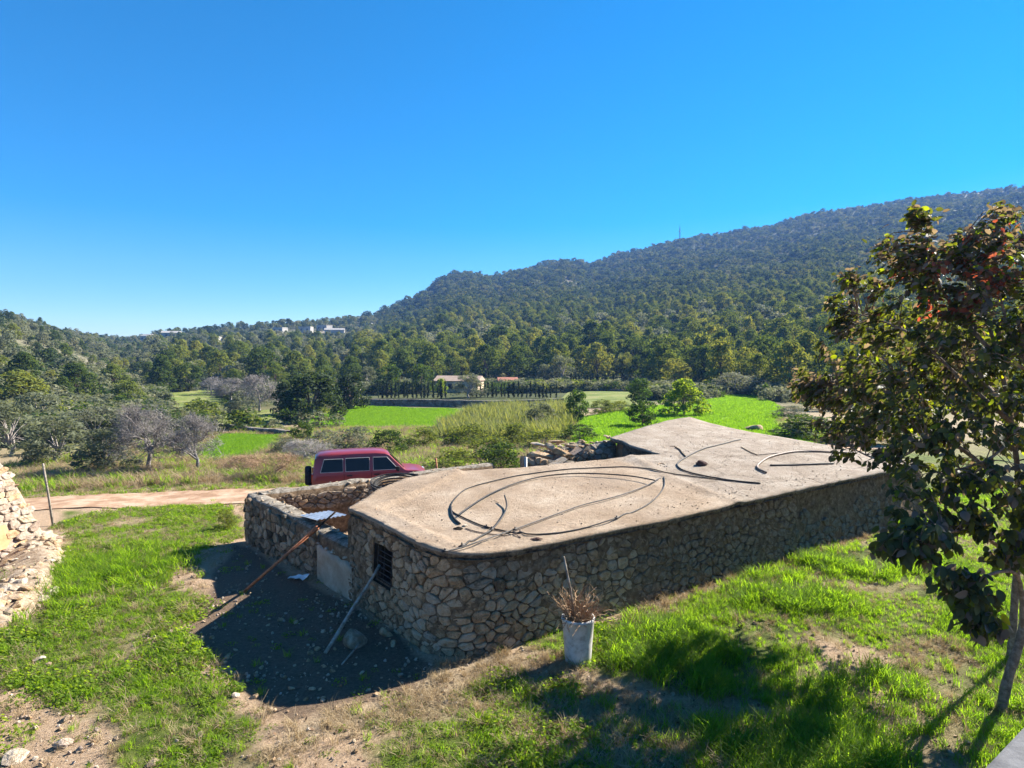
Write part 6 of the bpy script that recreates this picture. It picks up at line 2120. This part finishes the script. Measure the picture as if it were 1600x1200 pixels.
# crown volumes: column, row, half width in pixels, distance
CROWN = [(1350, 440, 40, 10.8), (1305, 482, 34, 11.6), (1320, 550, 50, 11.4), (1268, 596, 30, 12.5), (1290, 655, 42, 12.0), (1255, 612, 24, 12.6), (1380, 400, 32, 10.6), (1585, 345, 45, 10.6), (1470, 395, 50, 10.4), (1530, 385, 60, 10.6), (1425, 445, 60, 10.4), (1540, 440, 80, 10.0), (1600, 350, 50, 11), (1440, 338, 22, 10.2), (1440, 365, 34, 10.2), (1404, 415, 45, 10.6), (1485, 430, 75, 10.4), (1590, 395, 70, 10.8), (1560, 470, 90, 9.6), (1440, 495, 75, 10.2), (1372, 505, 50, 11.0), (1318, 508, 26, 11.6),
         (1390, 590, 80, 10.8), (1312, 585, 42, 12.4), (1280, 618, 36, 12.8), (1490, 600, 110, 9.6), (1590, 590, 100, 9.0), (1400, 680, 75, 10.2), (1325, 690, 42, 11.2), (1470, 730, 80, 9.2), (1565, 720, 100, 8.6),
         (1330, 640, 50, 12.2), (1430, 820, 46, 8.2), (1470, 870, 46, 7.6), (1510, 930, 46, 7.4), (1535, 970, 34, 7.3), (1410, 770, 40, 8.6), (1560, 850, 50, 8.4), (1600, 800, 60, 8.4), (1395, 845, 22, 8.0),
         (1500, 800, 50, 8.6), (1680, 480, 130, 10.0), (1720, 650, 150, 9.6), (1690, 800, 90, 9.0), (1500, 520, 90, 12.2), (1420, 620, 90, 13.0), (1360, 560, 50, 13.2), (1370, 640, 70, 13.5), (1480, 660, 100, 12.2), (1500, 560, 80, 12.8)]
tw_n = 0
leafP, leafD, leafS, leafK, leafSun = [], [], [], [], []
twigs = MB()
base = tree.location.copy()
# trunks
b1 = at(1578, 1032); b2 = at(1562, 1108)
tops = [Vector((8.1, 9.6, 3.4)), Vector((7.7, 9.0, 3.2))]
def px3(px, py, Y): return at_depth(px, py, Y)
t1 = [b1 - Vector((0, 0, .15)), px3(1584, 960, b1.y), px3(1589, 880, b1.y - .1), px3(1594, 780, b1.y - .3), px3(1580, 660, b1.y - .4), px3(1560, 560, b1.y - .3), px3(1530, 470, b1.y - .1), px3(1490, 400, b1.y)]
t2 = [b2 - Vector((0, 0, .15)), px3(1575, 1060, b2.y), px3(1598, 985, b2.y), px3(1612, 880, b2.y), px3(1622, 760, b2.y), px3(1640, 640, b2.y + .1), px3(1640, 500, b2.y + .3), px3(1610, 400, b2.y + .8)]
limbs = []
def limb(name, pts, r0, r1):
    C = catmull(pts, 6)
    n = len(C)
    mb = MB()
    mb.tube(C, [(r0 + (r1 - r0) * i / (n - 1)) * (1 + .06 * math.sin(i * 1.7)) for i in range(n)], 9)
    mb.build(name, M['bark'], tree, True)
    limbs.append((C, r0, r1))
limb('trunk', t1, .062, .018)
limb('trunk', t2, .070, .018)
for pts in ([t1[2], px3(1540, 840, 9.4), px3(1490, 830, 8.4), px3(1450, 850, 7.8)], [t1[3], px3(1500, 700, 9.8), px3(1400, 650, 10.6), px3(1300, 600, 12.2)],
            [t2[2], px3(1590, 900, 8.4), px3(1540, 900, 7.7), px3(1515, 930, 7.5)], [t1[4], px3(1500, 590, 9.8), px3(1420, 520, 10.3), px3(1340, 490, 11.2)],
            [t1[5], px3(1490, 480, 10.2), px3(1445, 400, 10.2), px3(1440, 335, 10.2)], [t2[4], px3(1680, 640, 9.6), px3(1740, 560, 9.9), px3(1780, 480, 10)],
            [t2[3], px3(1660, 800, 9.0), px3(1720, 760, 9.3)], [t2[4], px3(1600, 680, 8.9), px3(1540, 720, 8.7), px3(1470, 740, 9.1)],
            [t1[4], px3(1540, 600, 11), px3(1480, 580, 12.4), px3(1400, 590, 13.2)], [t2[5], px3(1640, 580, 11), px3(1650, 600, 12.6)], [t1[3], px3(1480, 690, 9.4), px3(1390, 720, 9.8), px3(1330, 700, 11)],
            [t2[5], px3(1580, 520, 9.4), px3(1560, 450, 9.5)]):
    limb('branch', pts, .035, .010)
LP = np.array([tuple(p) for C, a, b in limbs for p in C])
crown_c = Vector((7.9, 10.2, 4.9))
for (px, py, wp, Y) in CROWN:
    c = at_depth(px, py, Y)
    rad = wp * Y / F
    ntw = max(8, int(25 * (rad / .8) ** 2 * (1.35 if py > 780 else 1)))
    for k in range(ntw):
        d = Vector((tr.gauss(0, 1), tr.gauss(0, 1), tr.gauss(0, .9))).normalized() * rad * tr.uniform(.35, 1.0) ** .7
        tip = c + d
        if tip.z < .75: continue
        j = int(np.argmin(((LP - np.array(tip)) ** 2).sum(1) + 3 * np.maximum(0, LP[:, 2] - tip.z) ** 2))
        root_ = Vector(LP[j])
        L_ = (tip - root_).length
        mid = root_.lerp(tip, .55) + Vector((tr.uniform(-.1, .1), tr.uniform(-.1, .1), .12 * L_))
        pts = [root_, root_.lerp(mid, .5) + Vector((0, 0, .03 * L_)), mid, mid.lerp(tip, .6), tip]
        twigs.tube(pts, [.009, .008, .0065, .005, .003], 4, False)
        nl = tr.randint(15, 24)
        big = 1.25 if py > 780 else 1.0
        for q in range(nl):
            t = 1 - (tr.random() ** 1.4) * min(1, .62 / max(L_ * .5, .3))
            p = mid.lerp(tip, max(0, t)) + Vector((tr.gauss(0, .05), tr.gauss(0, .05), tr.gauss(0, .05)))
            out = (p - crown_c); out.z *= .4
            dr = (out.normalized() * .55 + Vector((tr.gauss(0, .6), tr.gauss(0, .6), tr.uniform(-1.15, .15)))).normalized()
            s = tr.uniform(.75, 1.3) * big * .118
            leafP.append(tuple(p)); leafD.append(tuple(dr)); leafS.append(s)
            # colour by kind of shoot: red and brown tips high on the right, yellow ones scattered
            x_ = tr.random()
            redz = math.exp(-((px - 1515) / 75) ** 2 - ((py - 425) / 35) ** 2)
            brz = .40 * math.exp(-((px - 1300) / 80) ** 2 - ((py - 610) / 70) ** 2) + (.42 if py < 480 else .18)
            if x_ < redz * .3: leafK.append(3)
            elif x_ < redz * .3 + brz: leafK.append(1)
            elif x_ < redz * .3 + brz + (.13 if px > 1540 else .06): leafK.append(2)
            else: leafK.append(0)
o_ = twigs.build('twigs', M['bark'], tree); o_['kind'] = 'stuff'
leafP, leafD, leafS, leafK = np.array(leafP), np.array(leafD), np.array(leafS), np.array(leafK)
LM = [M['tree_leaf'], M['leaf_brown'], M['leaf_yellow'], M['leaf_red']]
SHP = [leaf_shape(1, .56, .25, .18), leaf_shape(1, .50, .1, .35), leaf_shape(1, .62, .35, .05)]
dist = np.linalg.norm(leafP - np.array(EYE), axis=1)
ppx, ppy = project(leafP[:, 0], leafP[:, 1], leafP[:, 2])
rank = np.where((ppx < 1600) & (ppy < 1200), dist / leafS, 1e9)
order = np.argsort(rank)
LMESH = {}
def frame(d, roll):
    d = Vector(d); z = Vector((0, 0, 1)) if abs(d.z) < .95 else Vector((1, 0, 0))
    y = z.cross(d).normalized(); z = d.cross(y)
    return Matrix((d, y * math.cos(roll) + z * math.sin(roll), z * math.cos(roll) - y * math.sin(roll))).transposed()
for i in order[:300]:
    sh, mt = tr.randrange(3), int(leafK[i])
    if (sh, mt) not in LMESH:
        v, q = SHP[sh]; LMESH[sh, mt] = np_mesh('leaf', v, q, LM[mt], smooth=True)
    o = bpy.data.objects.new('leaf', LMESH[sh, mt]); COL.objects.link(o); o.parent = tree
    o.matrix_local = Matrix.Translation(Vector(leafP[i]) - base) @ frame(leafD[i], tr.gauss(0, .7)).to_4x4() @ Matrix.Scale(float(leafS[i]), 4)
V, Q, MI, off = [], [], [], 0
for i in order[300:]:
    v, q = SHP[tr.randrange(3)]
    Rm = np.array(frame(leafD[i], tr.gauss(0, .7)))
    V.append((v * leafS[i]) @ Rm.T + leafP[i] - np.array(base)); Q.append(q + off); MI.append(np.full(len(q), leafK[i])); off += len(v)
me = np_mesh('foliage', np.concatenate(V), np.concatenate(Q), LM, np.concatenate(MI), True)
o = link('foliage', me, tree); o['kind'] = 'stuff'
print('LEAVES', len(leafP))

# ================================================================== GROUND COVER
def blade_tuft(seed, n, h, w, spread, lean, mat):
    g = np.random.default_rng(seed)
    V, Q, off = [], [], 0
    for k in range(n):
        an = g.uniform(0, 6.283); r0 = spread * math.sqrt(g.random())
        x0, y0 = r0 * math.cos(an), r0 * math.sin(an)
        a2 = g.uniform(0, 6.283); hh = h * g.uniform(.55, 1.15); ll = lean * g.uniform(.3, 1.2) * hh
        dx, dy = math.cos(a2), math.sin(a2); sx, sy = -dy * w / 2, dx * w / 2
        for t, ww in ((0, .8), (.45, 1), (.8, .7), (1.0, .12)):
            cx_, cy_2, cz = x0 + dx * ll * t * t, y0 + dy * ll * t * t, hh * (t - .25 * t * t * lean)
            V += [(cx_ - sx * ww, cy_2 - sy * ww, cz), (cx_ + sx * ww, cy_2 + sy * ww, cz)]
        for i in range(3):
            Q.append((off + 2 * i, off + 2 * i + 1, off + 2 * i + 3, off + 2 * i + 2))
        off += 8
    return np_mesh('tuft', np.array(V), np.array(Q), mat)
def weed_clump(seed, n, h, size, spread, mat):
    g = np.random.default_rng(seed)
    an = g.uniform(0, 6.283, n); r0 = spread * np.sqrt(g.random(n))
    P = np.stack([r0 * np.cos(an), r0 * np.sin(an), h * g.uniform(.25, 1, n) * (1 - .5 * (r0 / spread) ** 2)], 1)
    Nn = np.stack([.5 * np.cos(an), .5 * np.sin(an), np.ones(n)], 1)
    v, q = cards(P, Nn, size, size * .85, g, .45)
    return np_mesh('clump', v, q, mat)
TUFT = [blade_tuft(1, 26, .15, .008, .09, .7, M['grass']), blade_tuft(2, 30, .22, .008, .10, .8, M['grass']), blade_tuft(3, 34, .32, .010, .12, .9, M['grass']),
        weed_clump(4, 40, .09, .040, .15, M['weed']), weed_clump(5, 46, .14, .05, .17, M['weed']), weed_clump(6, 34, .06, .03, .13, M['weed']),
        blade_tuft(7, 22, .13, .006, .09, 1.2, M['straw']), blade_tuft(8, 26, .22, .006, .10, 1.1, M['straw'])]
gg = np.random.default_rng(55)
def near_points(n, x0, x1, y0, y1):
    x = gg.uniform(x0, x1, n); y = gg.uniform(y0, y1, n)
    px, py = project(x, y, T(x, y))
    k = (px > -120) & (px < 1750) & (py < 1330)
    return x[k], y[k], px[k], py[k]
def outside_solids(x, y):
    bld = [PA, PR, PG, PF, (.4, 19.6), PD, PC2, PC, PB]
    b = ~in_poly(x, y, bld)
    b &= ~in_poly(x, y, [YA, YB, YC, (-.3, 20.9), (-7, 16.9), (-3.1, 13.2)])
    b &= ~((x < -12.7) & (y < 18))
    b &= ~in_poly(x, y, [(p[0], p[1]) for p in trk + trk_far]) | (gg.random(len(x)) < .03)
    return b
def emit(name, x, y, pick, s, tilt=.12, zoff=-.01):
    n = len(x)
    z = T(x, y) + zoff
    scatter(name, np.stack([x, y, z], 1), np.stack([gg.normal(0, tilt, n), gg.normal(0, tilt, n), gg.uniform(0, 6.28, n)], 1), np.stack([s, s, s], 1), pick, TUFT)
x, y, px, py = near_points(200000, -15, 27, 5.2, 25)
k = outside_solids(x, y); x, y, px, py = x[k], y[k], px[k], py[k]
g_, d_, e_ = zones(x, y)
side = x - 1.5 + .35 * fbm(x, y, 2.0, 150, 3) * 4 > 0         # weeds to the left, grass to the right
tall = fbm(x, y, 1.9, 151, 3)
dens = g_ * np.where(side, np.clip(.62 + 1.1 * fbm(x, y, 1.1, 152, 3), .10, 1), np.clip(.8 + .7 * fbm(x, y, .9, 152, 3), .28, 1))
k = gg.random(len(x)) < np.maximum(dens, .035 * (1 - e_)) * np.where(y < 14, .75, .55)
xx, yy, tl, sd = x[k], y[k], tall[k], side[k]
n = len(xx)
pick = np.where(sd, np.where(tl > .15, 2, np.where(tl > -.2, 1, 0)), np.where(gg.random(n) < .72, np.where(tl > .1, 4, np.where(tl > -.25, 3, 5)), gg.integers(0, 2, n)))
pick = np.where(gg.random(n) < .14, gg.integers(6, 8, n), pick)
sc = np.clip(gg.uniform(.7, 1.15, n) * (.85 + .5 * tl), .35, 1.6)
emit('turf', xx, yy, pick, sc)
# tall soft grass beside the rubble bank
tp = at(140, 900)
q = gg.normal(0, 1, (300, 2)) * np.array([.85, 1.15]) + np.array([tp.x, tp.y])
emit('tall_grass', q[:, 0], q[:, 1], np.where(gg.random(300) < .75, 2, 1), gg.uniform(.8, 1.4, 300))
# dry stalks
dd = np.clip(d_ * 1.0 + .16, 0, 1) * (1 - e_)
k = gg.random(len(x)) < dd * .34
xx, yy = x[k], y[k]; n = len(xx)
emit('dry_grass', xx, yy, np.where(gg.random(n) < .7, 6, 7), gg.uniform(.5, 1.1, n), .3)
k = (e_ > .5) & (gg.random(len(x)) < .012)
emit('yard_weeds', x[k], y[k], gg.choice([0, 3, 5], k.sum()), gg.uniform(.5, 1, k.sum()))
# fallen leaves and crumbs of bark
v_, q_ = leaf_shape(1, .5, .3, .3)
LIT = [np_mesh('dead_leaf', v_, q_, M['litter']), np_mesh('dead_leaf', v_ * np.array([1, 1, -1]), q_, M['litter'])]
k = gg.random(len(x)) < np.clip(d_ * .22 + .03 + .10 * np.exp(-((x - 5) / 4) ** 2 - ((y - 8) / 2.5) ** 2), 0, 1)
xx, yy = x[k], y[k]; n = len(xx); s = gg.uniform(.03, .085, n)
scatter('leaf_litter', np.stack([xx, yy, T(xx, yy) + .012], 1), np.stack([gg.normal(0, .35, n), gg.normal(0, .35, n), gg.uniform(0, 6.28, n)], 1), np.stack([s, s, s], 1), gg.integers(0, 2, n), LIT)
# verge and rough bank beyond the track
x3, y3, p3x, p3y = near_points(60000, -30, 26, 23, 60)
k = ~in_poly(x3, y3, [(p[0], p[1]) for p in trk + trk_far]) & outside_solids(x3, y3)
for poly in (F_A, F_B, F_C): k &= ~in_poly(x3, y3, poly)
k &= y3 > np.interp(x3, [p[0] for p in trk_far][::-1], [p[1] for p in trk_far][::-1])
x3, y3 = x3[k], y3[k]
w3 = fbm(x3, y3, 5, 160, 3)
vg = y3 - np.interp(x3, [p[0] for p in trk_far][::-1], [p[1] for p in trk_far][::-1])
gk = vg < 1.5 + .8 * w3
k = gg.random(len(x3)) < np.where(gk, .8, .55)
x3, y3, w3, gk = x3[k], y3[k], w3[k], gk[k]; n = len(x3)
pick = np.where(gk, gg.choice([0, 3, 5, 6, 7], n), np.where(w3 > .3, gg.choice([1, 6, 7], n), gg.choice([6, 7, 7, 7, 7, 7, 1], n)))
emit('verge_growth', x3, y3, pick, gg.uniform(1.0, 1.9, n) * np.where(gk, .9, 1.6))
# crops
for nm, poly, mt, s0 in (('crop', F_A, 'grass_crop', 1.2), ('crop', F_B, 'grass_crop', 1.2), ('crop', F_C, 'grass_crop', 1.25)):
    A = np.array(poly)
    n = int(26000)
    cx_ = gg.uniform(A[:, 0].min(), A[:, 0].max(), n); cy_2 = gg.uniform(A[:, 1].min(), A[:, 1].max(), n)
    k = in_poly(cx_, cy_2, poly); cx_, cy_2 = cx_[k], cy_2[k]; n = len(cx_)
    ct = [blade_tuft(20 + q, 22, .22, .022, .22, .6, M[mt]) for q in range(2)]
    s = gg.uniform(.7, 1.25, n) * s0 * (1 + .25 * fbm(cx_, cy_2, 6, 170, 3))
    scatter('crop', np.stack([cx_, cy_2, T(cx_, cy_2) + .06], 1), np.stack([np.zeros(n), np.zeros(n), gg.uniform(0, 6.28, n)], 1), np.stack([s, s, s], 1), gg.integers(0, 2, n), ct)
# cane bed
CANE = poly_world([(690, 668), (745, 645), (800, 640), (885, 640), (895, 668), (880, 690), (760, 694), (690, 688)])
A = np.array(CANE); n = 3600
cx_ = gg.uniform(A[:, 0].min(), A[:, 0].max(), n); cy_2 = gg.uniform(A[:, 1].min(), A[:, 1].max(), n)
k = in_poly(cx_, cy_2, CANE) & (gg.random(n) < .45 + .9 * fbm(cx_, cy_2, 5, 180, 3)); cx_, cy_2 = cx_[k], cy_2[k]; n = len(cx_)
ct = [blade_tuft(30 + q, 26, 1.6, .05, .6, .6, M['reed']) for q in range(3)]
s = gg.uniform(.5, 1.1, n)
scatter('cane_bed', np.stack([cx_, cy_2, T(cx_, cy_2)], 1), np.stack([np.zeros(n), np.zeros(n), gg.uniform(0, 6.28, n)], 1), np.stack([s, s, s], 1), gg.integers(0, 3, n), ct)
# pebbles
PEB = [rock_mesh('pebble', 900 + q, M[mt], .7, 1) for q, mt in enumerate(('pale_stone', 'stone', 'pink_stone', 'pale_stone'))]
xp, yp, _a, _b = near_points(44000, -14, 12, 5.2, 17)
k = outside_solids(xp, yp); xp, yp = xp[k], yp[k]
g2, d2, e2 = zones(xp, yp)
k = gg.random(len(xp)) < np.clip(.55 - .7 * g2 - .05 * e2, .02, 1) * np.clip(.6 + fbm(xp, yp, 1.2, 190, 3) * 1.2, .05, 1)
xp, yp = xp[k], yp[k]; n = len(xp)
s = .012 + .045 * gg.random(n) ** 3
scatter('gravel', np.stack([xp, yp, T(xp, yp) + s * .2], 1), gg.uniform(0, 3, (n, 3)), np.stack([s, s * gg.uniform(.7, 1.2, n), s], 1), gg.integers(0, 4, n), PEB)

# grit and crumbs lying on the roof
nr_ = 11000
xr, yr = gg.uniform(-3.6, 12.4, nr_), gg.uniform(10, 26, nr_)
k = in_poly(xr, yr, [PA, PR, PG, PF, PE, PD, PC2, PC, PB])
ed = np.minimum(np.abs((xr - PA[0]) * .545 - (yr - PA[1]) * .838), 9)
k &= (ed > .05) & (gg.random(nr_) < .35 + .65 * np.exp(-ed / .5)) & (fbm(xr, yr, 1.5, 200, 3) > -.35)
xr, yr = xr[k], yr[k]; n = len(xr)
s = .006 + .022 * gg.random(n) ** 3
scatter('roof_grit', np.stack([xr, yr, roof_top(xr, yr) + .004], 1), gg.uniform(0, 3, (n, 3)), np.stack([s, s, s], 1), gg.integers(0, 4, n), PEB)
